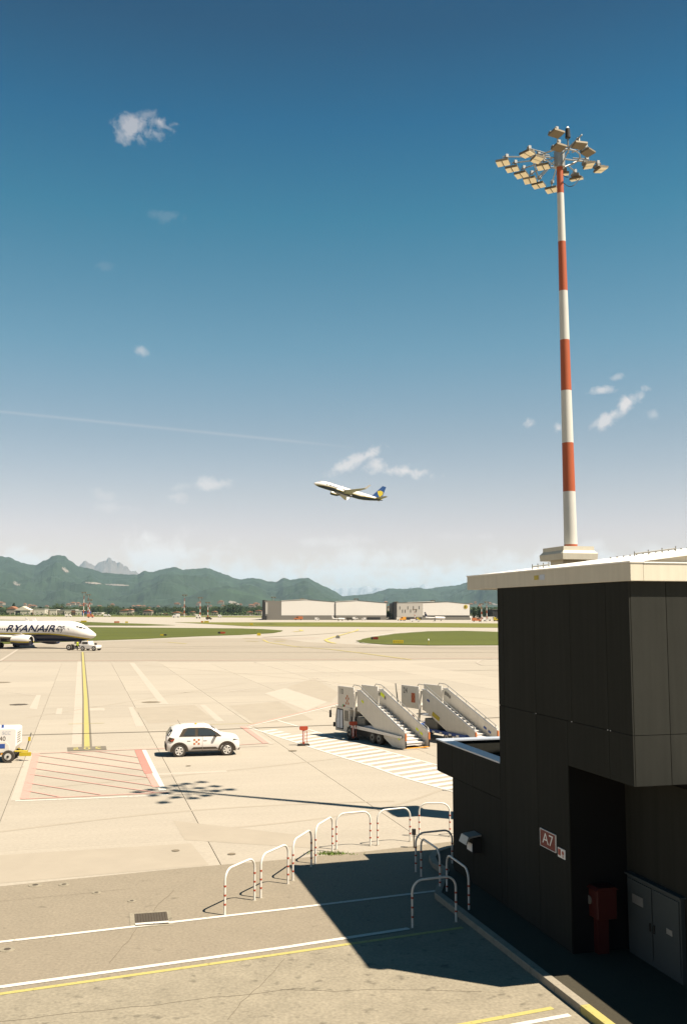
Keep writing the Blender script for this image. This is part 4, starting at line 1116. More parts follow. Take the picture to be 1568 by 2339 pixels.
    for s_ in (-1, 1):
        mb = MB(); mb.extr([(-35.3, 8.7), (-37.0, 9.6), (-38.6, 9.3), (-38.7, 7.6), (-37.3, 5.9), (-36.0, 7.2)], s_ * .115, s_ * .125); mb.build('tail_emblem', 'yellow', fo)
    mb = MB(); mb.extr([(-8.6, 5.38), (-9.0, 5.38), (-9.25, 5.85), (-9.1, 5.85)], -.03, .03); mb.extr([(-15.0, 5.38), (-15.8, 5.38), (-16.0, 6.0), (-15.7, 6.0)], -.03, .03); mb.build('antenna', 'white', root)
    if gear:
        ng = empty('nose_gear', (0, 0, 0)); ng.parent = root
        mb = MB(); mb.cyl((-4.0, 0, 1.5), (-4.0, 0, .35), .1, n=10); mb.box((-3.9, -.35, 1.15), (1.2, .03, .55)); mb.box((-3.9, .35, 1.15), (1.2, .03, .55)); mb.build('strut', 'steel', ng)
        for s_ in (-1, 1):
            mb = MB(); mb.cyl((-4, s_ * .12, .34), (-4, s_ * .32, .34), .34, n=18); mb.build('wheel', 'tyre', ng)
            mg = empty('main_gear', (0, 0, 0)); mg.parent = root
            mb = MB(); mb.cyl((-19.6, s_ * 2.8, 2.2), (-19.6, s_ * 2.86, .5), .14, n=10); mb.build('strut', 'steel', mg)
            for t in (-.42, .42):
                mb = MB(); mb.cyl((-19.6, s_ * 2.86 + t - .17, .56), (-19.6, s_ * 2.86 + t + .17, .56), .56, n=20); mb.build('wheel', 'tyre', mg)
    return root
HD = math.atan2(-.26, .966)
nose = at(219.7, 1451, 2.6)
airliner('airliner', (nose.x, nose.y, 0), (0, 0, HD), 'white and navy airliner with a yellow stripe parked behind the tug at the left edge')
# take-off: heading left, climbing
n0 = atY(717, 1104, 512); t0 = atY(884, 1155, 524)
def flying():
    fwd = (n0 - t0).normalized(); side = Vector((0, 0, 1)).cross(fwd).normalized(); upv = fwd.cross(side)
    # a touch of bank
    bank = R(4); side2 = side * math.cos(bank) + upv * math.sin(bank); up2 = fwd.cross(side2)
    m3 = Matrix((fwd, side2, up2)).transposed()
    L = 39.4 / (n0 - t0).length
    o = airliner('climbing_airliner', (0, 0, 0), m3.to_euler(), 'airliner climbing after take off in the open blue sky', gear=False)
    o.location = n0 - m3 @ Vector((0, 0, 2.6))
flying()

# ================================================================== person
def person(name, loc, rz, label, top, scale=1.0):
    root = empty(name, loc, rz, label, 'person')
    J = [(0, 0, .95, .15), (0, 0, 1.15, .14), (0, 0, 1.38, .16), (0, 0, 1.5, .06), (0, 0, 1.60, .085), (0, 0, 1.72, .075),
         (.2, .02, 1.40, .06), (.27, .08, 1.12, .045), (.26, .28, .98, .035), (.26, .36, .95, .03),
         (-.2, .02, 1.40, .06), (-.27, .0, 1.12, .045), (-.26, .12, .9, .035), (-.26, .18, .84, .03),
         (.1, 0, .88, .1), (.12, .04, .5, .07), (.13, 0, .1, .05), (.13, .14, .04, .04), (-.1, 0, .88, .1), (-.12, .03, .5, .07), (-.13, -.06, .1, .05), (-.13, .08, .04, .04)]
    E_ = [(0, 1), (1, 2), (2, 3), (3, 4), (4, 5), (2, 6), (6, 7), (7, 8), (8, 9), (2, 10), (10, 11), (11, 12), (12, 13), (0, 14), (14, 15), (15, 16), (16, 17), (0, 18), (18, 19), (19, 20), (20, 21)]
    me = bpy.data.meshes.new('body'); me.from_pydata([j[:3] for j in J], E_, [])
    o = bpy.data.objects.new('body', me); COL.objects.link(o); o.parent = root
    sk = o.modifiers.new('skin', 'SKIN'); sk.use_smooth_shade = True
    for i, j in enumerate(J):
        me.skin_vertices[0].data[i].radius = (j[3], j[3]); me.skin_vertices[0].data[i].use_root = (i == 0)
    sb = o.modifiers.new('subsurf', 'SUBSURF'); sb.levels = 1; sb.render_levels = 1
    me.materials.append(M['dark_brown'])
    mb = MB(); mb.cyl((0, 0, .92), (0, 0, 1.44), .19, .2, 14); mb.cyl((0, 0, 1.44), (0, 0, 1.5), .2, .1, 14); mb.build('vest', top, root, smooth=True)
    mb = MB(); mb.cyl((0, 0, 1.52), (0, 0, 1.62), .08, .1, 12); mb.cyl((0, 0, 1.62), (0, 0, 1.74), .1, .08, 12); mb.build('head', 'skin', root, smooth=True)
    mb = MB(); mb.cyl((0, -.01, 1.70), (0, -.01, 1.80), .108, .05, 12); mb.build('hair', 'dark', root, smooth=True)
    for s_ in (-1, 1):
        mb = MB(); mb.cyl((s_ * .26, .34, .95) if s_ > 0 else (-.26, .17, .85), (s_ * .26, .44, .93) if s_ > 0 else (-.26, .24, .78), .035, .02, 8); mb.build('hand', 'skin', root)
    return root
p = at(177, 1485.5)
person('person', (p.x, p.y, 0), R(-60), 'person in a yellow safety vest standing by the nose wheel of the airliner', 'hivis')

# ================================================================== wheels helper
def wheel(parent, x, y, r, w, rim='rim', spokes=0, name='wheel'):
    e = empty(name, (x, y, r)); e.parent = parent
    mb = MB(); mb.cyl((0, -w / 2, 0), (0, w / 2, 0), r, n=28); mb.build('tyre', 'tyre', e, bevel=r * .06)
    s_ = -1 if y < 0 else 1
    mb = MB()
    if spokes:
        mb.cyl((0, s_ * (w / 2 + .002), 0), (0, s_ * (w / 2 + .006), 0), r * .66, n=24, mi=1)
        mb.cyl((0, s_ * (w / 2 + .006), 0), (0, s_ * (w / 2 + .018), 0), r * .2, n=16)
        for k in range(spokes):
            t = 2 * math.pi * k / spokes + .3
            rot = Matrix.Rotation(-t, 3, 'Y'); mb.box(rot @ Vector((r * .38, 0, 0)) + Vector((0, s_ * (w / 2 + .012), 0)), (r * .52, .014, r * .24), rot=rot)
        mb.tube([(math.cos(k * math.pi / 10) * r * .64, s_ * (w / 2 + .01), math.sin(k * math.pi / 10) * r * .64) for k in range(21)], r * .05, 5, close=False)
    else:
        mb.cyl((0, s_ * (w / 2 + .002), 0), (0, s_ * (w / 2 + .015), 0), r * .55, n=20); mb.cyl((0, s_ * (w / 2 + .015), 0), (0, s_ * (w / 2 + .05), 0), r * .2, n=12, mi=1)
    mb.build('rim', [rim, 'dark'], e)
    return e

# ================================================================== the small white car
def car():
    a, b = at(409, 1729).xy, at(518, 1725.5).xy
    hd = math.atan2((b - a).y, (b - a).x); c = (a + b) / 2
    fw = Vector((math.cos(hd), math.sin(hd))); left = Vector((-fw.y, fw.x))
    c = c + left * .72
    root = empty('parked_car', (c.x, c.y, 0), hd, 'small white crossover car with an orange chequer mark on its side', 'car')
    root.scale = (1.0, 1.0, 1.0)
    # stations: x, z_low, z_belt, z_roof, half width low, half width belt, half width roof
    S = [(-1.86, .42, .82, .86, .64, .66, .56), (-1.83, .30, .95, 1.02, .72, .74, .62), (-1.74, .27, 1.00, 1.20, .77, .78, .61), (-1.56, .26, 1.01, 1.41, .785, .79, .60), (-1.32, .25, 1.01, 1.49, .785, .79, .59),
         (-.8, .24, 1.0, 1.52, .785, .79, .585), (-.1, .24, .99, 1.52, .785, .79, .585), (.32, .24, .98, 1.48, .785, .79, .59), (.70, .24, .975, 1.27, .785, .79, .63), (.98, .24, .97, 1.06, .785, .785, .68),
         (1.25, .24, .96, 1.01, .785, .78, .67), (1.58, .26, .92, .97, .78, .765, .62), (1.78, .29, .86, .90, .74, .73, .56), (1.85, .34, .74, .78, .68, .68, .5)]
    rows = []
    for (x, zl, zb_, zr, wl_, wb_, wr_) in S:
        h = [(wl_ * .9, zl), (wl_, zl + .10), (wb_ * 1.0, (zl + zb_) / 2), (wb_, zb_ - .05), (wb_ * .975, zb_), ((wb_ + wr_) / 2 * 1.0, (zb_ + zr) / 2 + .01), (wr_ + .02, zr - .035), (wr_ - .06, zr), (0, zr + .012)]
        rows.append([(x, -y, z) for y, z in h] + [(x, y, z) for y, z in h[-2::-1]])
    n_ = len(rows[0]); mb = MB(); mb.v = [p for r_ in rows for p in r_]
    for i in range(len(rows) - 1):
        for k in range(n_):
            mb.f.append((i * n_ + k, i * n_ + (k + 1) % n_, (i + 1) * n_ + (k + 1) % n_, (i + 1) * n_ + k)); mb.m.append(0)
    mb.f += [tuple(range(n_)), tuple((len(rows) - 1) * n_ + k for k in range(n_))]; mb.m += [0, 0]
    mb.build('body', 'white', root, smooth=True)
    def side(x, z):                              # half width of the body at x, z
        for s0, s1 in zip(S, S[1:]):
            if s0[0] <= x <= s1[0]:
                t = (x - s0[0]) / (s1[0] - s0[0]); q = [s0[i] + (s1[i] - s0[i]) * t for i in range(7)]
                _, zl, zb_, zr, wl_, wb_, wr_ = q
                if z < zb_: return wb_
                u_ = (z - zb_) / max(.01, zr - .035 - zb_); return wb_ * .975 + (wr_ + .02 - wb_ * .975) * min(1, u_)
        return .7
    def flat(name, m, poly, s_, out=.006, par=None, thick=.004):
        vs = [(x, s_ * (side(x, z) + out), z) for x, z in poly]; n2 = len(vs)
        mb = MB(); mb.add(vs + [(x, y - s_ * .02, z) for x, y, z in vs], [tuple(range(n2)), tuple(range(n2, 2 * n2))[::-1]] + [(i, n2 + i, n2 + (i + 1) % n2, (i + 1) % n2) for i in range(n2)])
        return mb.build(name, m, par or root)
    for s_ in (-1, 1):
        flat('window_surround', 'dark_brown', [(-1.22, 1.04), (.94, 1.0), (.72, 1.17), (.40, 1.37), (.05, 1.43), (-.75, 1.44), (-1.02, 1.38)], s_, .04)
        flat('side_window', 'glass', [(-1.02, 1.07), (-.42, 1.06), (-.42, 1.395), (-.80, 1.39)], s_, .05)
        flat('side_window', 'glass', [(-.26, 1.05), (.46, 1.04), (.72, 1.06), (.40, 1.31), (.02, 1.385), (-.26, 1.39)], s_, .05)
        flat('side_moulding', 'dark_brown', [(-.62, .36), (-.06, .36), (-.06, .47), (-.5, .47)], s_, .012)
        flat('side_moulding', 'dark_brown', [(-.03, .36), (.78, .36), (.62, .47), (-.03, .47)], s_, .012)
        flat('sill', 'dark_brown', [(-.85, .25), (.85, .25), (.85, .30), (-.85, .30)], s_, .01)
        for x0, x1 in ((-.80, -.63), (.02, .19)): flat('door_handle', 'white', [(x0, .80), (x1, .80), (x1, .835), (x0, .835)], s_, .02)
        for xx in (-.05,): flat('door_gap', 'dark_brown', [(xx - .006, .3), (xx + .006, .3), (xx + .006, .98), (xx - .006, .98)], s_, .003)
        for (i, j) in ((0, 0), (2, 0), (1, 1), (0, 2), (2, 2)):
            x0 = -.50 + i * .112; z0 = .60 + j * .098; flat('chequer_square', 'orange', [(x0, z0), (x0 + .095, z0), (x0 + .095, z0 + .088), (x0, z0 + .088)], s_, .006)
        for xw in (-1.21, 1.21):
            mb = MB(); n2 = 14; vs = []
            for k in range(n2 + 1):
                t = math.pi * (1.05 - 1.10 * k / n2)
                for r_ in (.335, .43):
                    for yy in (side(xw, .5) - .10, side(xw, .5) + .018):
                        vs.append((xw + math.cos(t) * r_ * (1.06 if r_ > .4 else 1), s_ * yy, .31 + math.sin(t) * r_))
            fs = []
            for k in range(n2):
                o_ = k * 4; fs += [(o_ + 1, o_ + 5, o_ + 7, o_ + 3), (o_, o_ + 4, o_ + 5, o_ + 1), (o_ + 2, o_ + 3, o_ + 7, o_ + 6), (o_, o_ + 2, o_ + 6, o_ + 4)]
            mb.add(vs, fs); mb.build('wheel_arch', 'dark_brown', root)
            mb = MB(); mb.cyl((xw, s_ * .5, .31), (xw, s_ * (side(xw, .5) + .004), .31), .34, n=22); mb.build('wheel_well', 'dark', root)
            wheel(root, xw, s_ * .72, .305, .17, spokes=6)
        mb = MB(); mb.box((.62, s_ * .86, 1.03), (.12, .16, .12)); mb.build('mirror', 'dark_brown', root, bevel=.03)
        flat('headlight', 'glass', [(1.50, .78), (1.82, .72), (1.80, .80), (1.56, .85)], s_, .012)
        flat('rear_lamp', 'dark_brown', [(-1.80, .84), (-1.72, 1.0), (-1.45, .93), (-1.50, .80), (-1.66, .76)], s_, .03)
        flat('tail_light', 'red', [(-1.66, .85), (-1.49, .90), (-1.50, .83), (-1.62, .79)], s_, .045)
        # thin italic words on the wing
        text_obj('lettering', 'SACBO', .11, 'coping', root, frame((1.18 if s_ < 0 else 1.18, s_ * .80, .80), (1 if s_ < 0 else -1, 0, 0), (0, 0, 1)), shear=.3) if False else None
    mb = MB(); mb.box((-1.82, 0, .48), (.16, 1.40, .34)); mb.build('rear_bumper', 'dark_brown', root, bevel=.05)
    mb = MB(); mb.box((1.80, 0, .34), (.16, 1.30, .16)); mb.build('front_bumper', 'dark_brown', root, bevel=.05)
    mb = MB(); mb.add([(-1.80, -.56, 1.04), (-1.80, .56, 1.04), (-1.57, .52, 1.38), (-1.57, -.52, 1.38), (-1.66, -.77, 1.06), (-1.50, -.68, 1.32), (-1.66, .77, 1.06), (-1.50, .68, 1.32)], [(0, 1, 2, 3), (0, 3, 5, 4), (1, 6, 7, 2)])
    for i, v in enumerate(mb.v): mb.v[i] = (v[0] - .05, v[1] * 1.02, v[2] + .02)
    mb.build('rear_window', 'glass', root)
    mb = MB(); mb.add([(.97, -.60, 1.03), (.97, .60, 1.03), (.42, .53, 1.43), (.42, -.53, 1.43)], [(0, 1, 2, 3)])
    for i, v in enumerate(mb.v): mb.v[i] = (v[0] + .02, v[1], v[2] + .03)
    mb.build('windscreen', 'glass', root)
    mb = MB(); mb.cyl((-.35, 0, 1.50), (-.35, 0, 1.60), .07, .05, 14); mb.build('roof_beacon', 'amber', root)
    mb = MB(); mb.tube([(-1.1, 0, 1.48), (-1.28, 0, 1.78)], .008, 5); mb.build('antenna', 'dark', root)
    for s_ in (-.48, .48):
        mb = MB(); mb.tube([(-1.1, s_, 1.49), (-.9, s_, 1.53), (.1, s_, 1.53), (.3, s_, 1.47)], .014, 5); mb.build('roof_rail', 'white', root)
    return root
car()

# ================================================================== passenger stairs
def stairs(root, panel_mat='white_dull', cab=True, num='10', blue=False):
    W = 1.5; L0 = 4.7; zf, zt_ = .18, 1.86; n_ = 12
    # frame: x runs from the foot (0) towards the cab, y=0 is the near side, y = W the far side
    foot = .15
    for k in range(n_):
        x0 = foot + (L0 - .3) * k / n_; z0 = zf + (zt_ - zf) * k / n_; st_ = (L0 - .3) / n_; ri = (zt_ - zf) / n_
        mb = MB(); mb.box((x0 + st_ / 2 - .02, W / 2, z0 + ri), (st_ + .04, W - .10, .035)); mb.box((x0 + .01, W / 2, z0 + ri / 2), (.02, W - .12, ri * .96)); mb.build('step', 'white', root)
    PX = [(-.12, .12), (.05, .04), (1.15, .04), (4.6, 1.56), (4.92, 1.62), (4.92, 2.78), (4.55, 2.78), (-.12, .86)]
    for y0 in (0, W):
        mb = MB(); mb.extr(PX, y0 - .03, y0 + .03); sp = mb.build('side_panel', panel_mat, root)
        mb = MB(); mb.tube([(-.14, y0, .87), (4.56, y0, 2.80), (4.95, y0, 2.80)], .045, 8); mb.build('top_rail', 'white', sp)
        mb = MB(); mb.tube([(-.10, y0 + .02, .93), (-.02, y0 + .02, 1.10), (4.5, y0 + .02, 2.98), (4.75, y0 + .02, 3.06), (5.35, y0 + .02, 3.08), (5.5, y0 + .02, 2.95)], .022, 6)
        for k in range(6):
            xx = .1 + k * .88; zz = .86 + (2.78 - .86) * (xx + .12) / 4.67; mb.tube([(xx, y0 + .02, zz), (xx, y0 + .02, zz + .2)], .016, 5)
        mb.build('handrail', 'steel', root)
        mb = MB()
        for xx, zz in ((.55, .72), (.95, .9)) if y0 else ((.5, .55), (4.3, 2.2)): mb.box((xx, y0 - .036, zz), (.26, .008, .12), rot=Matrix.Rotation(-.39, 3, 'Y'))
        mb.build('sticker', 'hivis' if not blue else 'blue', sp)
        if y0:
            mb = MB(); mb.box((4.55, y0 - .036, 2.5), (.45, .008, .2), rot=Matrix.Rotation(-.39, 3, 'Y')); mb.build('sticker', 'hivis' if not blue else 'steel_dark', sp)
            for xx in (4.25, 4.85 if not blue else 4.7):
                mb = MB(); mb.box((xx, y0 - .038, 2.52 if xx > 4.5 else 2.35), (.16, .01, .18)); mb.build('vent', 'steel_dark', sp)
        mb = MB(); mb.box((-.15, y0, .66), (.07, .09, .36)); mb.build('corner_light', 'orange', sp)
        mb = MB(); mb.cyl((-.16, y0, .1), (-.16, y0, .46), .035, n=8); mb.build('bumper_bar', 'dark', sp)
    mb = MB(); mb.box((-.13, W / 2, .09), (.05, W + .1, .04)); mb.build('foot_bar', 'amber' if not blue else 'steel', root)
    # platform and its two high side gates
    mb = MB(); mb.box((5.85, W / 2, 1.83), (2.1, W, .07)); mb.build('platform', 'white_dull', root)
    for y0 in (-.12, W + .02):
        mb = MB(); mb.span((5.15, y0 - .02, 1.64), (6.95, y0 + .02, 2.90)); g_ = mb.build('platform_gate', panel_mat, root)
        mb = MB(); mb.tube([(5.15, y0, 1.64), (5.15, y0, 2.93), (6.97, y0, 2.93), (6.97, y0, 1.62)], .03, 6); mb.build('gate_frame', 'white', g_)
    fr = frame((6.55, -.145, 2.62), (-1, 0, 0), (0, 0, 1))
    text_obj('lettering', num, .46, 'dark', root, fr)
    if not blue:
        for (i, j) in ((0, 0), (2, 0), (1, 1), (0, 2), (2, 2), (1, 3)):
            mb = MB(); mb.box((6.0 - i * .135, -.143, 1.98 + j * .14), (.125, .006, .13)); mb.build('chequer_square', 'orange', root)
        mb = MB(); mb.cyl((6.35, -.142, 1.80), (6.35, -.15, 1.80), .09, n=12); mb.build('green_dot', 'green', root)
        mb = MB(); mb.box((5.4, -.142, 1.72), (.28, .006, .10)); mb.build('plate', 'steel_dark', root)
    else:
        for i in range(3):
            for j in range(4):
                mb = MB(); mb.box((5.85 - i * .135, -.143, 2.05 + j * .14), (.135, .006, .14)); mb.build('chequer_square', 'orange' if (i + j) % 2 else 'red', root)
        mb = MB(); mb.box((3.55, -.036, 1.36), (.75, .008, .24), rot=Matrix.Rotation(-.39, 3, 'Y')); mb.build('yellow_sticker', 'yellow', root)
    # lifting post
    for y0 in (-.02, W + .02):
        mb = MB(); mb.tube([(5.35, y0, .75), (5.0, y0, 2.72)], .07, 8); mb.build('lifting_post', 'white_dull', root)
def stair_truck(loc, rz, label):
    root = empty('stair_truck', loc, rz, label, 'stair truck', 'passenger boarding stairs')
    stairs(root)
    mb = MB()
    mb.extr([(.1, .58), (5.4, .62), (5.4, .80), (3.4, .80), (.1, .70)], -.16, -.08); mb.extr([(.1, .58), (5.4, .62), (5.4, .80), (.1, .70)], 1.58, 1.66); mb.build('side_beam', 'white', root)
    mb = MB(); mb.span((1.3, .0, .26), (6.0, 1.5, .66)); mb.build('chassis', 'dark', root)  # chassis, made deep and black to also stand for the shade underneath
    mb = MB(); mb.extr([(1.4, .70), (4.2, .70), (4.2, .84), (3.6, .92)], .02, .5); mb.build('deck_plate', 'coping', root)
    mb = MB(); mb.span((4.3, .1, .68), (5.3, 1.35, 1.28)); mb.build('engine_cover', 'steel_dark', root, bevel=.06)
    mb = MB(); mb.span((5.32, -.08, .66), (5.5, .3, 1.2)); mb.build('tank', 'dark', root)
    # cab
    cb_ = empty('cab', (0, 0, 0)); cb_.parent = root
    mb = MB(); mb.extr([(5.65, .62), (5.95, .62), (5.95, .30), (7.35, .30), (7.38, .9), (7.22, 1.66), (5.85, 1.70), (5.65, 1.60)], -.12, 1.55); mb.build('shell', 'white_dull', cb_, bevel=.03)
    mb = MB(); mb.span((5.6, -.16, 1.69), (7.28, 1.6, 1.76)); mb.build('cab_roof', 'white_dull', cb_, bevel=.02)
    mb = MB(); mb.extr([(6.35, .42), (7.18, .42), (7.2, .9), (7.08, 1.6), (6.4, 1.6)], -.135, -.122); mb.build('door_frame', 'dark', cb_)
    mb = MB(); mb.extr([(6.42, .48), (6.76, .48), (6.74, 1.54), (6.46, 1.54)], -.142, -.137); mb.extr([(6.82, .48), (7.12, .48), (7.13, .9), (7.03, 1.54), (6.82, 1.54)], -.142, -.137); mb.build('door_window', 'coping', cb_)
    mb = MB(); mb.extr([(5.72, .95), (6.22, .95), (6.22, 1.55), (5.78, 1.55)], -.132, -.122); mb.build('side_window', 'glass', cb_)
    mb = MB(); mb.add([(7.385, 0, .95), (7.385, 1.42, .95), (7.25, 1.42, 1.6), (7.25, 0, 1.6)], [(0, 1, 2, 3)]); mb.build('windscreen', 'glass', cb_)
    mb = MB(); mb.tube([(7.3, -.1, 1.6), (7.5, -.3, 1.62), (7.52, -.34, 1.3)], .015, 5); mb.box((7.52, -.36, 1.25), (.06, .12, .42)); mb.build('mirror', 'dark', cb_)
    mb = MB(); mb.box((7.42, -.12, .62), (.12, .14, .26)); mb.build('indicator', 'dark', cb_)
    mb = MB(); mb.cyl((6.2, -.16, 1.77), (6.2, -.16, 1.86), .05, n=10); mb.build('beacon', 'red', cb_)
    for xx in (5.15 + .45, 3.05, 2.35):
        for yy in (.0, 1.5): wheel(root, xx, yy if yy else -.02, .34, .24, rim='steel_dark')
    return root
def stair_trailer(loc, rz, label):
    root = empty('towed_stairs', loc, rz, label, 'boarding stairs', 'passenger boarding stairs')
    stairs(root, cab=False, num='24', blue=True)
    mb = MB(); mb.span((.6, -.15, .45), (7.2, -.05, .62)); mb.span((.6, 1.55, .45), (7.2, 1.65, .62)); mb.span((1.6, -.05, .47), (7.2, 1.55, .55)); mb.build('chassis', 'blue', root)
    mb = MB(); mb.span((3.6, .1, .58), (4.9, 1.3, 1.15)); mb.build('engine_cover', 'steel_dark', root, bevel=.05)
    mb = MB(); mb.span((4.2, .0, 1.3), (5.6, .9, 1.36)); mb.build('shelf', 'coping', root)
    mb = MB(); mb.cyl((5.9, -.06, .6), (5.9, -.06, 1.15), .11, n=12); mb.cyl((5.9, -.06, 1.15), (5.9, -.06, 1.25), .11, .04, 12); mb.build('gas_bottle', 'red', root, smooth=True)
    mb = MB(); mb.tube([(7.1, -.3, 1.62), (7.35, -.32, 3.0)], .04, 6); mb.build('gate_post', 'steel_dark', root)
    for xx in (6.2, 2.4):
        for yy in (0, 1.5): wheel(root, xx, yy if yy else -.02, .3, .2)
    for k, xx in enumerate((1.3, 2.0, 2.9, 3.6)):
        mb = MB(); mb.box((xx, -.17, .5), (.22, .05, .12)); mb.build('light', 'sign_white', root)
    return root
F0 = at(923, 1712.5).xy
ang = math.atan2(1.0, -.57)
# local x points from the foot to the cab; the camera side is local -y after mirroring, so flip by using y to the right
def place_stairs(fn, foot, label):
    o = fn((foot.x, foot.y, 0), ang, label)
    o.scale = (1, -1, 1)
    return o
place_stairs(stair_truck, at(923, 1713).xy, 'white stair truck numbered 10, standing left beside the zebra area')
place_stairs(stair_trailer, at(1083, 1709).xy, 'white boarding stairs numbered 24 on a blue frame, partly behind the annex')

# red and white marker posts
def marker(px, py, label):
    p = at(px, py)
    root = empty('marker_post', (p.x, p.y, 0), R(10), label, 'marker post', 'red marker posts by the zebra')
    mb = MB(); mb.box((0, 0, .05), (.62, .34, .10)); mb.build('foot', 'dark', root, bevel=.02)
    mb = MB(); mb.span((-.06, -.04, .1), (.06, .04, .86)); mb.build('post', 'red', root)
    mb = MB(); mb.box((0, -.045, .5), (.035, .006, .6)); mb.build('white_band', 'sign_white', root)
    mb = MB(); mb.extr([(-.24, .98), (-.22, .86), (-.08, .82), (.08, .82), (.22, .86), (.24, .98), (.2, 1.04), (-.2, 1.04)], -.06, .06); mb.build('head', 'red', root)
    mb = MB(); mb.tube([(.16, 0, .8), (.2, 0, .6), (.16, 0, .4), (.2, 0, .15)], .02, 6); mb.build('chain', 'red', root)
marker(693, 1703, 'red marker post with black foot at the start of the zebra stripes')
marker(806, 1690, 'red marker post directly in front of the wheel of stair truck 10')

# ground power unit at the left edge
def cart():
    p = at(19, 1742)
    root = empty('power_cart', (p.x, p.y, 0), R(8), 'white towed power cart numbered 40 at the left edge of the photo', 'power cart')
    mb = MB(); mb.extr([(-3.0, .45), (.18, .45), (.26, .55), (.36, .8), (.36, 1.58), (.26, 1.66), (-3.0, 1.66)], .0, 1.5); mb.build('body', 'white', root, bevel=.05)
    mb = MB(); mb.extr([(-1.2, .5), (.08, .5), (0, .85), (-.15, 1.0), (-1.2, 1.0)], -.03, -.003); mb.build('side_door', 'white_dull', root)
    text_obj('lettering', '40', .30, 'dark_brown', root, frame((-.30, -.006, 1.15), (1, 0, 0), (0, 0, 1)))
    text_obj('lettering', 'SCC', .22, 'coping', root, frame((-.12, -.006, 1.42), (1, 0, 0), (0, 0, 1)))
    mb = MB(); mb.box((-.33, -.034, .80), (.32, .006, .22)); mb.build('sticker', 'blue', root)
    mb = MB(); mb.span((-3, .15, .35), (.3, 1.45, .449)); mb.build('frame', 'dark', root)
    mb = MB(); mb.box((-.1, -.03, .42), (.5, .05, .06)); mb.build('reflector', 'amber', root)
    for k in range(5):
        mb = MB(); mb.box((.365, .6, .95 + k * .11), (.01, .8, .04)); mb.build('louvre', 'steel_dark', root)
    wheel(root, 0, -.02, .30, .2); wheel(root, 0, 1.55, .30, .2); wheel(root, -2.4, -.02, .30, .2)
    mb = MB(); mb.cyl((-.35, .2, 1.66), (-.35, .2, 1.80), .06, n=10); mb.build('beacon', 'blue', root)
    mb = MB(); mb.tube([(.2, .3, .5), (.8, .6, .45), (.8, .6, .5)], .04, 6); mb.tube([(.2, 1.2, .5), (.8, .6, .45)], .04, 6); mb.box((.72, .45, .33), (.55, .12, .18)); mb.build('tow_bar', 'yellow', root)
    mb = MB(); mb.tube([(.7, .6, .45), (.8, .62, .8), (.95, .6, 1.35)], .03, 6); mb.build('drawbar', 'steel_dark', root)
    mb = MB(); mb.box((.87, .6, 1.05), (.12, .06, .2)); mb.build('drawbar_marker', 'yellow', root)
cart()

# aircraft tug under the nose
def tug():
    p = at(190, 1485.5)
    root = empty('aircraft_tug', (p.x, p.y, 0), HD, 'low white aircraft tug coupled to the nose wheel of the airliner', 'tug')
    mb = MB(); mb.extr([(-.2, .35), (3.2, .35), (3.3, .6), (3.25, .98), (1.5, 1.05), (1.4, 1.1), (-.2, 1.1)], -1.0, 1.0); mb.build('body', 'white', root, bevel=.05)
    mb = MB(); mb.extr([(-.1, 1.101), (1.7, 1.101), (1.55, 1.72), (.15, 1.72)], -.9, .9); mb.build('cab', 'white', root, bevel=.04)
    mb = MB(); mb.extr([(.3, 1.18), (1.45, 1.18), (1.36, 1.6), (.36, 1.6)], -.92, -.905); mb.build('cab_window', 'glass', root)
    mb = MB(); mb.box((2.6, 0, 1.2), (.3, .4, .4)); mb.build('winch', 'dark_brown', root)
    for xx in (.5, 2.8): wheel(root, xx, -.95, .42, .3); wheel(root, xx, .95, .42, .3)
    mb = MB(); mb.tube([(-.2, 0, .5), (-1.8, 0, .45)], .08, 8); mb.tube([(-.9, 0, .5), (-1.3, 0, .9)], .06, 6); mb.build('tow_bar', 'white_dull', root)
    mb = MB(); mb.box((-2.3, -.3, .75), (.8, .1, .5)); mb.build('cradle', 'dark', root)
    wheel(root, -2.6, -.55, .55, .35); wheel(root, -2.6, .55, .55, .35)
    mb = MB(); mb.cyl((.9, 0, 1.72), (.9, 0, 1.84), .08, n=10); mb.build('beacon', 'amber', root)
tug()

# ================================================================== airfield signs
def board(px0, px1, yt, yb, m1, m2, label, split=.55):
    p0, p1 = at(px0, yb), at(px1, yb); top = atY(px0, yt, p0.y).z
    w = (p1 - p0).length; c = (p0 + p1) / 2
    root = empty('guidance_sign', (c.x, c.y, 0), math.atan2((p1 - p0).y, (p1 - p0).x), label, 'airfield sign', 'taxiway guidance signs')
    mb = MB(); mb.span((-w / 2, -.15, .12), (w / 2 * (split * 2 - 1), .15, top)); mb.build('panel', m1, root)
    mb = MB(); mb.span((w / 2 * (split * 2 - 1) + .02, -.15, .12), (w / 2, .15, top)); mb.build('panel', m2, root)
    for k in range(4):
        mb = MB(); mb.box((-w / 2 + w * (k + .5) / 4, 0, .05), (.1, .1, .14)); mb.build('leg', 'steel_dark', root)
    return root, w, top
rt, w, top = board(896.5, 920.7, 1462, 1470.5, 'yellow', 'yellow', 'bright yellow taxiway sign in the right hand grass island', .5)
for k in range(5):
    mb = MB(); mb.box((-w / 2 + w * (k + .6) / 5.4, -.16, top * .55), (w * .03, .01, top * .35)); mb.build('letter_stroke', 'dark_brown', rt)
board(846.5, 863, 1455, 1461.5, 'dark', 'sign_red', 'dark and red taxiway sign at the tip of the right hand grass', .3)
board(497.6, 514, 1443, 1448, 'dark', 'red', 'black and red taxiway sign at the far rim of the long grass island', .35)
board(366, 380.5, 1448.5, 1452.8, 'yellow', 'dark', 'yellow and black taxiway sign in the long grass island', .55)
board(185, 198, 1417.5, 1421.8, 'yellow', 'yellow', 'yellow sign just above the nose of the parked airliner', .5)
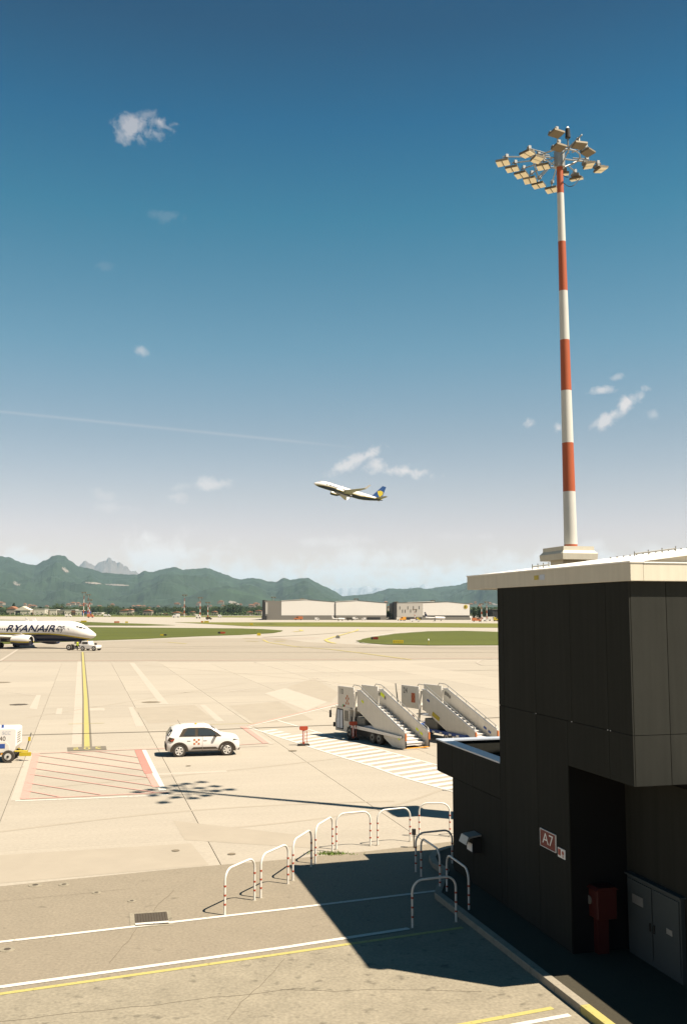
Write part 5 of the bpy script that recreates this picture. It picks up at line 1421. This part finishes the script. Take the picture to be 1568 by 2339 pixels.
board(261, 273, 1419, 1423, 'orange', 'orange', 'orange sign to the right of the yellow one above the airliner nose', .5)
board(286, 292.5, 1419.5, 1423.2, 'yellow', 'yellow', 'tiny yellow sign right of the orange sign', .5)
board(459, 465, 1418.5, 1422.5, 'orange', 'yellow', 'orange sign under the tree clump, left half of a pair', .6)
board(466.5, 477, 1418.3, 1422.5, 'yellow', 'yellow', 'yellow sign under the tree clump, right half of a pair', .5)
board(571, 577.5, 1423.5, 1428, 'yellow', 'yellow', 'small yellow sign left of the long hangar', .5)
board(892.5, 896, 1465.5, 1467.5, 'yellow', 'dark', 'tiny marker beside the bright yellow sign', .5) if False else None
for (px, py, m_, lab) in ((591, 1452.6, 'yellow', 'small yellow box at the tip of the long grass island'), (892 - 0, 1466, 'dark', ''), (771, 1459, 'steel_dark', 'small grey box on the taxiway near the curved yellow line')):
    if not lab: continue
    p = at(px, py); o = MB().box((0, 0, .4), (1.1, .5, .6)).box((0, 0, .8), (.7, .3, .2)).build('marker_box', m_); o.location = (p.x, p.y, 0); tag(o, lab, 'marker box')
for (px, py, lab) in ((978, 1461, 'white sock light pole right of the bright yellow sign'), (204, 1446, 'white light pole in the grass above the airliner nose')):
    p = at(px, py + 12); root = empty('runway_light', (p.x, p.y, 0), 0, lab, 'runway light')
    mb = MB(); mb.cyl((0, 0, 0), (0, 0, 1.0), .05, n=8); mb.build('pole', 'yellow', root)
    mb = MB(); mb.cyl((0, 0, 1.0), (0, 0, 1.35), .16, .05, 10); mb.build('lamp', 'sign_white', root)

# ================================================================== hangars
def hangar(name, label, xs, base, m):
    pass
def wall_quad(parent, name, m, pts, d0, d1):
    # pts in the facade plane (s along the facade, z); facade local frame x=s, y=depth
    mb = MB(); mb.extr(pts, d0, d1); return mb.build(name, m, parent)
Y1 = at(700, 1415.8).y
def fx(px): return ray(px, 1400).x / ray(px, 1400).y * Y1
def fz(py): return atY(700, py, Y1).z
X0 = fx(599)
h1 = empty('hangar', (X0, Y1, 0), 0, 'long grey hangar with two huge white gabled doors', 'hangar')
S_ = lambda px: fx(px) - X0
wall_quad(h1, 'wall', 'hangar_grey', [(.01, 0), (S_(882), 0), (S_(882), fz(1377.5)), (S_(816), fz(1372)), (S_(765), fz(1375)), (S_(700), fz(1370.3)), (S_(642), fz(1372.5)), (.01, fz(1371.8))], 0.6, 90)
wall_quad(h1, 'corner_tower', 'dark', [(0, 0), (S_(604), 0), (S_(604), fz(1370.5)), (0, fz(1370.5))], -1, 30)
wall_quad(h1, 'low_shed', 'dark', [(S_(599), 0), (S_(610), 0), (S_(610), fz(1406.5)), (0, fz(1406.5))], -6, -1.1)
wall_quad(h1, 'side_wall', 'hangar_grey', [(S_(604.2), 0), (S_(641.8), 0), (S_(641.8), fz(1372.8)), (S_(604.2), fz(1372))], 0.1, .59)
wall_quad(h1, 'window', 'hangar_pale', [(S_(606), fz(1403)), (S_(611), fz(1403)), (S_(611), fz(1376)), (S_(606), fz(1376))], 0.0, .09)
def door(parent, s0, s1, poly):
    n_ = 8
    for k in range(n_):
        a, b = s0 + (s1 - s0) * k / n_, s0 + (s1 - s0) * (k + 1) / n_
        def top(s): 
            for (p, q), (p2, q2) in zip(poly, poly[1:]):
                if p <= s <= p2 + 1e-6: return q + (q2 - q) * (s - p) / (p2 - p)
            return poly[-1][1]
        mid = [p for p, q in poly if a < p < b]
        pts = [(a + .008, fz(1405.6)), (b - .008, fz(1405.6)), (b - .008, top(b))] + [(p, top(p)) for p in mid[::-1]] + [(a + .008, top(a))]
        wall_quad(parent, 'door_leaf', 'door_white', pts, 0.0, .55)
door(h1, S_(642.3), S_(764.5), [(S_(642), fz(1373.5)), (S_(700), fz(1370.9)), (S_(765), fz(1376))])
door(h1, S_(766), S_(881.5), [(S_(765), fz(1376)), (S_(816), fz(1372.9)), (S_(882), fz(1378.3))])
wall_quad(h1, 'lower_wall', 'hangar_grey', [(S_(642), 0), (S_(882), 0), (S_(882), fz(1405.8)), (S_(642), fz(1405.8))], 0.05, .59)
wall_quad(h1, 'opening', 'dark', [(S_(838), 0), (S_(868), 0), (S_(868), fz(1410)), (S_(838), fz(1410))], -.2, .04)
for seg in ([(642, 1373), (700, 1370.3)], [(700, 1370.3), (765, 1375.2)], [(765, 1375.2), (816, 1372.2)], [(816, 1372.2), (882, 1377.6)]):
    (a, b), (c_, d_) = seg
    up = b > d_
    wall_quad(h1, 'roof', 'hangar_grey', [(S_(a), fz(b)), (S_(c_), fz(d_)), (S_(c_), fz(d_ - .9)), (S_(a), fz(b - .9))], -0.1, 90)
    if up: wall_quad(h1, 'roof_edge', 'roof', [(S_(a), fz(b - .9)), (S_(c_), fz(d_ - .9)), (S_(c_), fz(d_ - 1.5)), (S_(a), fz(b - 1.5))], -0.12, 80)
for px in (604, 764.9):
    wall_quad(h1, 'trim', 'dark', [(S_(px), 0), (S_(px) + .5, 0), (S_(px) + .5, fz(1376)), (S_(px), fz(1376))], -.4, .0)
X0 = fx(899.6)
h2 = empty('small_hangar', (X0, Y1 + 2, 0), 0, 'smaller hangar with pale windowed wall and one white door with a round yellow emblem', 'hangar')
wall_quad(h2, 'wall', 'hangar_grey', [(0.3, 0), (S_(1073), 0), (S_(1073), fz(1379.8)), (S_(1022), fz(1375)), (.3, fz(1376.4))], .6, 90)
wall_quad(h2, 'corner_tower', 'dark', [(0, 0), (S_(906), 0), (S_(906), fz(1375)), (0, fz(1375))], -1, 30)
wall_quad(h2, 'side_wall', 'hangar_pale', [(S_(906.1), fz(1409)), (S_(965), fz(1409)), (S_(965), fz(1377)), (S_(906.1), fz(1377))], 0.05, .59)
wall_quad(h2, 'lower_wall', 'hangar_grey', [(S_(906.1), 0), (S_(1073), 0), (S_(1073), fz(1408.9)), (S_(906.1), fz(1408.9))], 0.05, .59)
wall_quad(h2, 'opening', 'dark', [(S_(918), 0), (S_(962), 0), (S_(962), fz(1410.5)), (S_(918), fz(1410.5))], -.2, .04)
for (zx, zy) in ((232, 190), (265, 230), (297, 230), (331, 190), (365, 228), (400, 187), (434, 226), (471, 186)):
    px, py = (1350 + zx * .287) / 1.5517, (2100 + zy * .287) / 1.5517
    wall_quad(h2, 'window', 'dark', [(S_(px - .7), fz(py + 3.6)), (S_(px + .7), fz(py + 3.6)), (S_(px + .7), fz(py - 3.6)), (S_(px - .7), fz(py - 3.6))], -.05, .04)
door(h2, S_(965.3), S_(1072.6), [(S_(965), fz(1378)), (S_(1022), fz(1375.6)), (S_(1073), fz(1380.4))])
for seg in ([(906, 1377), (1022, 1375)], [(1022, 1375), (1074, 1380)]):
    (a, b), (c_, d_) = seg
    wall_quad(h2, 'roof', 'hangar_grey', [(S_(a), fz(b)), (S_(c_), fz(d_)), (S_(c_), fz(d_ - .8)), (S_(a), fz(b - .8))], -0.1, 90)
    if b > d_: wall_quad(h2, 'roof_edge', 'roof', [(S_(930), fz(b - 1.1)), (S_(c_ - 30), fz(d_ - .5)), (S_(c_ - 30), fz(d_ - 1.3)), (S_(930), fz(b - 1.7))], -0.12, 80)
mb = MB(); cxp, czp = S_(1063.5), fz(1386)
mb.cyl((cxp, -.02, czp), (cxp, -.16, czp), 1.65, n=24, mi=0); mb.box((cxp - .3, -.2, czp), (1.4, .05, 1.3), 1); mb.box((cxp + .1, -.24, czp), (.9, .05, .35), 0); mb.build('emblem', ['yellow', 'dark_brown'], h2)
p = at(1128, 1411); mb = MB(); Xa, Xb = fx(1128), fx(1160)
o = MB().box(((Xa + Xb) / 2, Y1 + 15, 0), (1, 1, 1)) and None
blk = empty('dark_shed', (Xa, Y1 + 8, 0), 0, 'black flat roofed shed at the corner of the dark terminal wall', 'shed')
mb = MB(); mb.span((0, 0, 0), (Xb - Xa, 30, fz(1392.5))); mb.build('wall', 'dark', blk)
mb = MB(); mb.span((-.4, -.4, fz(1392.5)), (Xb - Xa + .4, 30.4, fz(1391.6))); mb.build('roof', 'hangar_grey', blk)

# ---- sheds and houses beyond the apron on the left
YB = 1490.0
gx = lambda px: ray(px, 1400).x / ray(px, 1400).y * YB
gz = lambda py: max(.2, atY(784, py, YB).z)
za = lambda x: x * .287 / 1.5517
zy = lambda y: (2080 + y * .287) / 1.5517 + 2.0
def shed(x0, x1, y0, wallm, label, roofm=None, depth=18, gable=None, openings=(), name='shed', zz=1.0):
    X0 = gx(x0); W = gx(x1) - X0; H = gz(y0)
    r_ = empty(name, (X0, YB + zz * 14, 0), 0, label, 'building')
    mb = MB(); mb.span((0, 0, 0), (W, depth, H)); mb.build('wall', wallm, r_)
    if gable:
        mb = MB(); mb.extr([(-.6, H), (W * .5, gz(gable)), (W + .6, H)], -.6, depth + .6); mb.build('roof', roofm, r_)
    else:
        mb = MB(); mb.span((-.4, -.4, H), (W + .4, depth + .4, H + .5)); mb.build('roof', roofm or 'roof', r_)
    for (a, b, t, m_) in openings:
        mb = MB(); mb.span((W * a, -.12, 0), (W * b, -.01, H * t)); mb.build('door' if t > .5 else 'window', m_, r_)
    return r_
r_ = shed(za(140), za(340), zy(280), 'cream', 'white gabled shed with a dark open doorway, left of the row', 'cream', gable=zy(230), openings=((.08, .38, .95, 'dark'),))
shed(za(20), za(139), zy(262), 'house', 'brick house with a wide brown roof at the far left edge', 'tile', gable=zy(228), openings=((.1, .3, .4, 'dark'), (.5, .85, .4, 'dark')), zz=1.6)
shed(za(370), za(520), zy(265), 'cream', 'long cream shed, first box right of the gabled one', openings=((0, .05, .9, 'tile'),))
shed(za(572), za(666), zy(272), 'cream', 'cream shed with a brown left edge, second box of the row', openings=((0, .08, .9, 'tile'),))
shed(za(670), za(758), zy(278), 'water_grey', 'grey brown shed between two cream sheds', zz=1.2)
shed(za(764), za(850), zy(278), 'cream', 'cream shed left of the brown one with dark windows')
shed(za(852), za(900), zy(275), 'tile', 'narrow brown shed with dark windows', openings=((.1, .4, .6, 'dark'), (.55, .9, .6, 'dark')))
shed(za(903), za(985), zy(282), 'cream', 'last cream shed left of the blue container')
shed(za(988), za(1060), zy(290), 'blue', 'dull blue container shed below the striped masts', 'tile')
shed(za(1110), za(1230), zy(310), 'cream', 'low white lean-to right of the striped masts', openings=((.3, .4, .8, 'water_grey'), (.6, .7, .8, 'water_grey')))
shed(za(1238), za(1266), zy(330), 'cream', 'tiny white hut beside the low lean-to')
zb2 = lambda x: (450 + x * .319) / 1.5517
zy2 = lambda y: (2080 + y * .319) / 1.5517 + 1.2
hs = [(150, 245, 262, 245, 'terracotta roofed house left of the tallest middle mast'), (230, 335, 292, 284, 'low white house with a pale flat roof'), (440, 560, 285, 268, 'broad brown roofed house left of the alone standing mast'),
      (650, 700, 275, 262, 'small terracotta house right of the alone standing mast'), (-10, 30, 252, 240, 'terracotta roof at the right of the two dark cypresses'), (560, 640, 300, 290, 'low tan roof half hidden in bushes'),
      (720, 750, 305, 298, 'tiny white gabled hut between the trees'), (910, 975, 275, 262, 'brown roofed house left of the round tree clump'), (1300, 1370, 275, 262, 'pinkish house right of the round tree clump'),
      (1405, 1480, 262, 250, 'terracotta house next to the black hangar tower'), (1265, 1420, 312, 305, 'long white canopy left of the long hangar'), (340, 430, 298, 290, 'flat tan shed in front of the hedge')]
for (x0, x1, yw, yr, lab) in hs:
    shed(zb2(x0), zb2(x1), zy2(yw), 'house' if 'white' not in lab else 'cream', lab, 'tile' if 'white' not in lab else 'cream', gable=zy2(yr), name='house', zz=random.uniform(.5, 3), openings=((.15, .3, .5, 'dark'), (.6, .75, .5, 'dark')))
X0_ = gx(za(1425)); 
shed(za(1425), za(1568), zy(285), 'house', 'wide terracotta roofed villa right of the dark cypress pair', 'tile', gable=zy(262), name='house', zz=2)
o = shed(884, 899, 1386, 'house', 'brick house seen in the gap between the two hangars', 'tile', gable=1383.5, name='house', zz=0)

# ---- trees
def tree_mesh(kind, seed):
    rnd = random.Random(seed); mb = MB()
    blobs = []
    if kind == 'round':
        for k in range(9): blobs.append((Vector((rnd.gauss(0, .22), rnd.gauss(0, .22), rnd.uniform(.42, .82))), rnd.uniform(.16, .27)))
    elif kind == 'tall':
        for k in range(8): blobs.append((Vector((rnd.gauss(0, .06), rnd.gauss(0, .06), .2 + .1 * k)), .17 * (1 - abs(k - 3) / 9)))
    else:
        for k in range(12): blobs.append((Vector((rnd.uniform(-.7, .7), rnd.gauss(0, .2), rnd.uniform(.2, .6))), rnd.uniform(.2, .32)))
    for c, r in blobs:
        for k in range(85):
            d = Vector((rnd.gauss(0, 1), rnd.gauss(0, 1), rnd.gauss(0, 1))).normalized() * r * rnd.uniform(.55, 1.12) + c
            s_ = rnd.uniform(.018, .042); n_ = Vector((rnd.gauss(0, 1), rnd.gauss(0, 1), rnd.gauss(0, 1))).normalized(); u = n_.orthogonal().normalized(); w = n_.cross(u)
            mb.add([d + u * s_, d + w * s_, d - u * s_, d - w * s_ * .7], [(0, 1, 2, 3)])
    return mb
crowns, trunks = {}, {}
def tree_proto(kind, seed, m):
    key = (kind, seed)
    if key not in crowns:
        o = tree_mesh(kind, seed).build('crown', m); crowns[key] = o.data; bpy.data.objects.remove(o)
        mb = MB(); mb.tube([(0, 0, 0), (.01, 0, .25), (0, .01, .55)], .022, 6); mb.tube([(0, 0, .3), (.12, .05, .55)], .012, 5); mb.tube([(0, 0, .34), (-.12, -.03, .58)], .012, 5)
        o = mb.build('trunk', 'trunk'); trunks[key] = o.data; bpy.data.objects.remove(o)
    return key
kinds = [tree_proto('round', 1, 'leaf'), tree_proto('round', 2, 'leaf_dark'), tree_proto('round', 3, 'leaf'), tree_proto('tall', 4, 'leaf_dark'), tree_proto('wide', 5, 'leaf'), tree_proto('wide', 6, 'leaf_dark')]
used_labels = {}
def tree(px, ytop, Y, key, label, group, wide=1.0):
    n_used = used_labels.get(label, 0); used_labels[label] = n_used + 1
    if n_used: label += [', twin', ', wider', ', thinner', ', further back', ', closer'][min(4, n_used - 1)]
    X = ray(px, 1400).x / ray(px, 1400).y * Y; H = atY(784, ytop, Y).z / (.98 if key[0] != 'wide' else .8)
    r_ = empty('tree', (X, Y, 0), random.uniform(0, 6.28) if key[0] != 'wide' else random.uniform(-.3, .3), label, 'tree', group)
    sx = H * wide
    c_ = bpy.data.objects.new('crown', crowns[key]); COL.objects.link(c_); c_.parent = r_; c_.scale = (sx, sx, H)
    t_ = bpy.data.objects.new('trunk', trunks[key]); COL.objects.link(t_); t_.parent = r_; t_.scale = (sx, sx, H)
rnd = random.Random(11)
special = [(31, 1377, 3, 'dark pointed tree behind the brown house at the far left'), (97, 1384, 1, 'dark tree behind the first cream shed'), (130, 1377, 0, 'large round green tree above the middle cream sheds'),
           (144, 1384, 1, 'green tree right of the large round one above the sheds'), (165, 1385, 4, 'wide green tree above the last cream shed'), (214, 1386, 3, 'dark cypress right of the striped masts, left one of two'),
           (223, 1387, 3, 'dark cypress right of the striped masts, right one of two'), (240, 1384, 1, 'dark tree left of the wide villa'), (255, 1380, 0, 'tall green tree behind the wide villa'),
           (300, 1385, 3, 'dark tree left of the terracotta roofed house'), (312, 1384, 1, 'dark round tree touching the terracotta roofed house'), (440, 1385, 1, 'dark tree left of the second middle mast'),
           (465, 1386, 1, 'dark tree between the two middle masts'), (520, 1377, 1, 'big round tree clump, its leftmost tree'), (535, 1375, 0, 'big round tree clump, its tallest tree'), (549, 1379, 1, 'big round tree clump, its rightmost tree'),
           (575, 1388, 1, 'dark tree right of the pinkish house'), (594, 1388, 1, 'dark tree just left of the black hangar tower'), (888, 1398, 4, 'bright bushy tree in the gap between the hangars'),
           (1081, 1386, 3, 'dark tree immediately right of the small hangar'), (1088, 1389, 1, 'dark tree second to the right of the small hangar'), (1095, 1385, 3, 'pointed dark tree beside the two right hand masts'), (1105, 1388, 1, 'dark tree behind the two right hand masts'), (1120, 1387, 1, 'dark tree left of the black shed')]
for (px, yt, k, lab) in special:
    Y = YB + 50 if px < 700 else Y1 + 40
    tree(px, yt + 1, Y, kinds[k], lab, 'trees beyond the airfield', 1.0 if kinds[k][0] != 'wide' else .9)
KN = ['round green', 'round dark', 'broad rounded green', 'slim dark pointed', 'low spreading green', 'low spreading dark']
def near_what(px):
    for lim, w in ((0, 'left of the brown house'), (45, 'behind the brown house'), (85, 'behind the gabled shed'), (125, 'behind the second cream shed'), (160, 'behind the middle cream sheds'), (190, 'behind the blue container'),
                   (212, 'behind the trio of striped masts'), (250, 'behind the white lean-to'), (300, 'behind the wide villa'), (345, 'behind the terracotta house'), (400, 'behind the tan shed'), (430, 'by the alone standing mast'), (460, 'by the second middle mast'), (490, 'by the third middle mast'), (515, 'left of the round clump'), (560, 'behind the round clump'), (600, 'left of the black hangar tower')):
        if px < lim: return w
    return 'beside the hangars'
for k in range(130):
    px = rnd.uniform(-40, 598) if k < 115 else rnd.uniform(-260, -40); Y = YB + rnd.uniform(60, 420); ki = rnd.randrange(6); yt = rnd.uniform(1383, 1392)
    hh_ = 'tall' if yt < 1386 else ('middling' if yt < 1389.5 else 'short')
    tree(px, yt, Y, kinds[ki], '%s %s tree %s' % (hh_, KN[ki], near_what(px)), 'trees in the long line behind the sheds', rnd.uniform(.8, 1.3))
for k in range(30):
    px = rnd.choice([rnd.uniform(884, 898), rnd.uniform(1076, 1400)]); Y = Y1 + rnd.uniform(60, 160)
    ki = rnd.choice([0, 1, 4, 5]); yt = rnd.uniform(1394, 1400)
    tree(px, yt, Y, kinds[ki], '%s %s tree %s' % ('higher' if yt < 1397 else 'lower', KN[ki], 'in the gap between the hangars' if px < 900 else ('right of the small hangar' if px < 1100 else 'beyond the black shed')), 'trees in the low belt beside the hangars', 1.1)
# hedge: dense belt of low bushes
mb = MB(); rnd = random.Random(21)
for k in range(5200):
    Y = YB + rnd.uniform(2, 40); px = rnd.uniform(-300, 598)
    X = ray(px, 1400).x / ray(px, 1400).y * Y; d = Vector((X, Y, abs(rnd.gauss(0, 2.2)))); s_ = rnd.uniform(.5, 1.3)
    n_ = Vector((rnd.gauss(0, 1), rnd.gauss(0, 1), rnd.gauss(0, 1))).normalized(); u = n_.orthogonal().normalized(); w = n_.cross(u)
    mb.add([d + u * s_, d + w * s_, d - u * s_, d - w * s_], [(0, 1, 2, 3)])
tag(mb.build('bushes', 'leaf'), 'rough belt of bushes in front of the far sheds and houses', 'bushes', kind='stuff')
# the wood further back
mb = MB()
for k in range(16000):
    Y = rnd.uniform(1950, 2800); px = rnd.uniform(-350, 1500); top = 1389.0 + 2.2 * noise.noise(Vector((px * .03, Y * .003, 0)))
    X = ray(px, 1400).x / ray(px, 1400).y * Y; zt_ = max(4, atY(784, top, Y).z); d = Vector((X, Y, rnd.uniform(0, zt_))); s_ = rnd.uniform(2.2, 4.6)
    n_ = Vector((rnd.gauss(0, 1), rnd.gauss(0, 1), rnd.gauss(0, 1))).normalized(); u = n_.orthogonal().normalized(); w = n_.cross(u)
    mb.add([d + u * s_, d + w * s_, d - u * s_, d - w * s_], [(0, 1, 2, 3)])
tag(mb.build('wood', 'leaf'), 'far green wood under the mountains', 'wood', kind='stuff')

# ================================================================== small vehicles and planes on the far apron
def vehicle(px, py, L, H, m, label, name='service_van', cat='van', flip=1, cabm=None, tank=False):
    p = at(px, py)
    r_ = empty(name, (p.x, p.y, 0), 0 if flip > 0 else math.pi, label, cat, 'small vehicles on the far apron')
    Wd = 2.2
    if tank:
        mb = MB(); mb.cyl((-L / 2, 0, H * .62), (L / 2 - .1, 0, H * .62), H * .36, n=14); mb.build('tank', m, r_, smooth=True)
    else:
        mb = MB(); mb.extr([(-L / 2, H * .22), (L / 2, H * .22), (L / 2, H * .5), (L * .32, H * .62), (L * .2, H), (-L / 2, H)], -Wd / 2, Wd / 2); mb.build('body', m, r_)
        mb = MB(); mb.extr([(L * .0, H * .62), (L * .27, H * .62), (L * .19, H * .92), (0, H * .92)], -Wd / 2 - .03, Wd / 2 + .03); mb.build('window', 'glass', r_)
    for xx in (-L * .3, L * .3):
        mb = MB(); mb.cyl((xx, -Wd / 2 - .05, H * .16), (xx, Wd / 2 + .05, H * .16), H * .17, n=12); mb.build('wheel', 'tyre', r_)
for i in range(9):
    px = [1003, 1012, 1020.5, 1029, 1037.5, 1046, 1054, 1062, 1070][i]
    vehicle(px, 1415.5, 2.9, 2.7, 'white', ['leftmost white tank trailer in the row before the small hangar door', 'second white tank trailer of the row', 'third white tank trailer of the row', 'fourth white tank trailer of the row', 'middle white tank trailer of the row',
            'sixth white tank trailer of the row', 'seventh white tank trailer of the row', 'eighth white tank trailer of the row', 'rightmost white tank trailer, at the hangar corner'][i], 'tank_trailer', 'trailer', tank=True)
for (px, py, L, H, m_, lab, fl) in ((681, 1416.5, 7, 2.9, 'orange', 'orange service truck before the first hangar door', -1), (724, 1417, 3.5, 2.2, 'white', 'small white cart beside the short mast', 1), (786 + 13, 1417.5, 5.5, 2.3, 'dark_brown', 'dark pickup right of the small propeller plane', 1),
        (811, 1416, 4.5, 2.4, 'white', 'white van before the second hangar door', 1), (830, 1416.5, 3.6, 2.0, 'white', 'small white car left of the dark opening', -1), (928 - 14, 1417.5, 6, 2.6, 'white_dull', 'grey white truck at the corner of the small hangar', 1),
        (919, 1418, 4.8, 2.9, 'amber', 'amber loader in front of the small hangar', -1), (948, 1420, 7, 1.8, 'white', 'low white vehicle below the short mast', 1), (955, 1418, 3, 2.4, 'yellow', 'small yellow tractor by the short mast', 1),
        (1088, 1420, 6.5, 2.6, 'orange', 'orange truck right of the tank trailers', 1), (1102, 1419, 4, 2.8, 'white', 'white van between the two right hand masts', -1), (1124, 1418, 7, 3.0, 'white_dull', 'long pale truck near the terminal wall', 1), (1131, 1419, 3, 2.8, 'yellow', 'yellow tractor near the terminal wall', 1),
        (156.5, 1409, 8, 3.2, 'white_dull', 'pale car parked before the cream sheds', 1), (402, 1410.5, 8, 4.0, 'white', 'white van on the far apron below the alone standing mast', -1), (453, 1412.5, 4.5, 4, 'white_dull', 'little pale van at the foot of the second middle mast', 1),
        (477, 1415.5, 5, 2.2, 'dark_brown', 'dark car at the foot of the third middle mast', 1), (502, 1410, 4, 3, 'white', 'white car below the big round tree clump', 1), (207, 1411, 7, 4, 'orange', 'rusty orange vehicle at the foot of the striped masts', 1), (165 + 80, 1408.5, 9, 3, 'white', 'white coach in front of the low lean-to', 1)):
    vehicle(px, py, L, H, m_, lab, flip=fl)
def light_plane(px, py, L, m2, label):
    p = at(px, py)
    r_ = empty('light_plane', (p.x, p.y, 0), 0, label, 'light aircraft')
    s_ = L / 10
    mb = MB(); mb.tube([(-5 * s_, 0, 1.9 * s_), (-3 * s_, 0, 1.7 * s_), (0, 0, 1.6 * s_)], .35 * s_, 10); mb.tube([(0, 0, 1.6 * s_), (2, 0, 1.6 * s_), (4.2 * s_, 0, 1.5 * s_), (5 * s_, 0, 1.4 * s_)], .75 * s_, 12); mb.build('fuselage', 'white', r_, smooth=True)
    mb = MB(); mb.extr([(-5.2 * s_, 1.9 * s_), (-3.6 * s_, 2.0 * s_), (-4.9 * s_, 4.6 * s_), (-5.6 * s_, 4.6 * s_)], -.1, .1); mb.build('fin', m2, r_)
    mb = MB(); mb.box((.5 * s_, 0, 1.6 * s_), (1.6 * s_, 11 * s_, .18 * s_)); mb.build('wing', 'white', r_)
    mb = MB(); mb.box((-4.9 * s_, 0, 3.9 * s_ if m2 != 'white' else 2.1 * s_), (1 * s_, 3.6 * s_, .12 * s_)); mb.build('tailplane', 'white', r_)
    for xx, yy in ((3 * s_, 0), (-.2 * s_, 1.2), (-.2 * s_, -1.2)):
        mb = MB(); mb.cyl((xx, yy - .1, .35), (xx, yy + .1, .35), .35, n=10); mb.tube([(xx, yy, .35), (xx, yy, 1.4 * s_)], .08, 5); mb.build('wheel', 'tyre', r_)
light_plane(773, 1418, 9, 'white', 'small white plane with a tall tail before the gap of the long hangar doors')
light_plane(1024 - 31, 1418.5, 14, 'navy', 'white business plane with a dark tail before the small hangar')
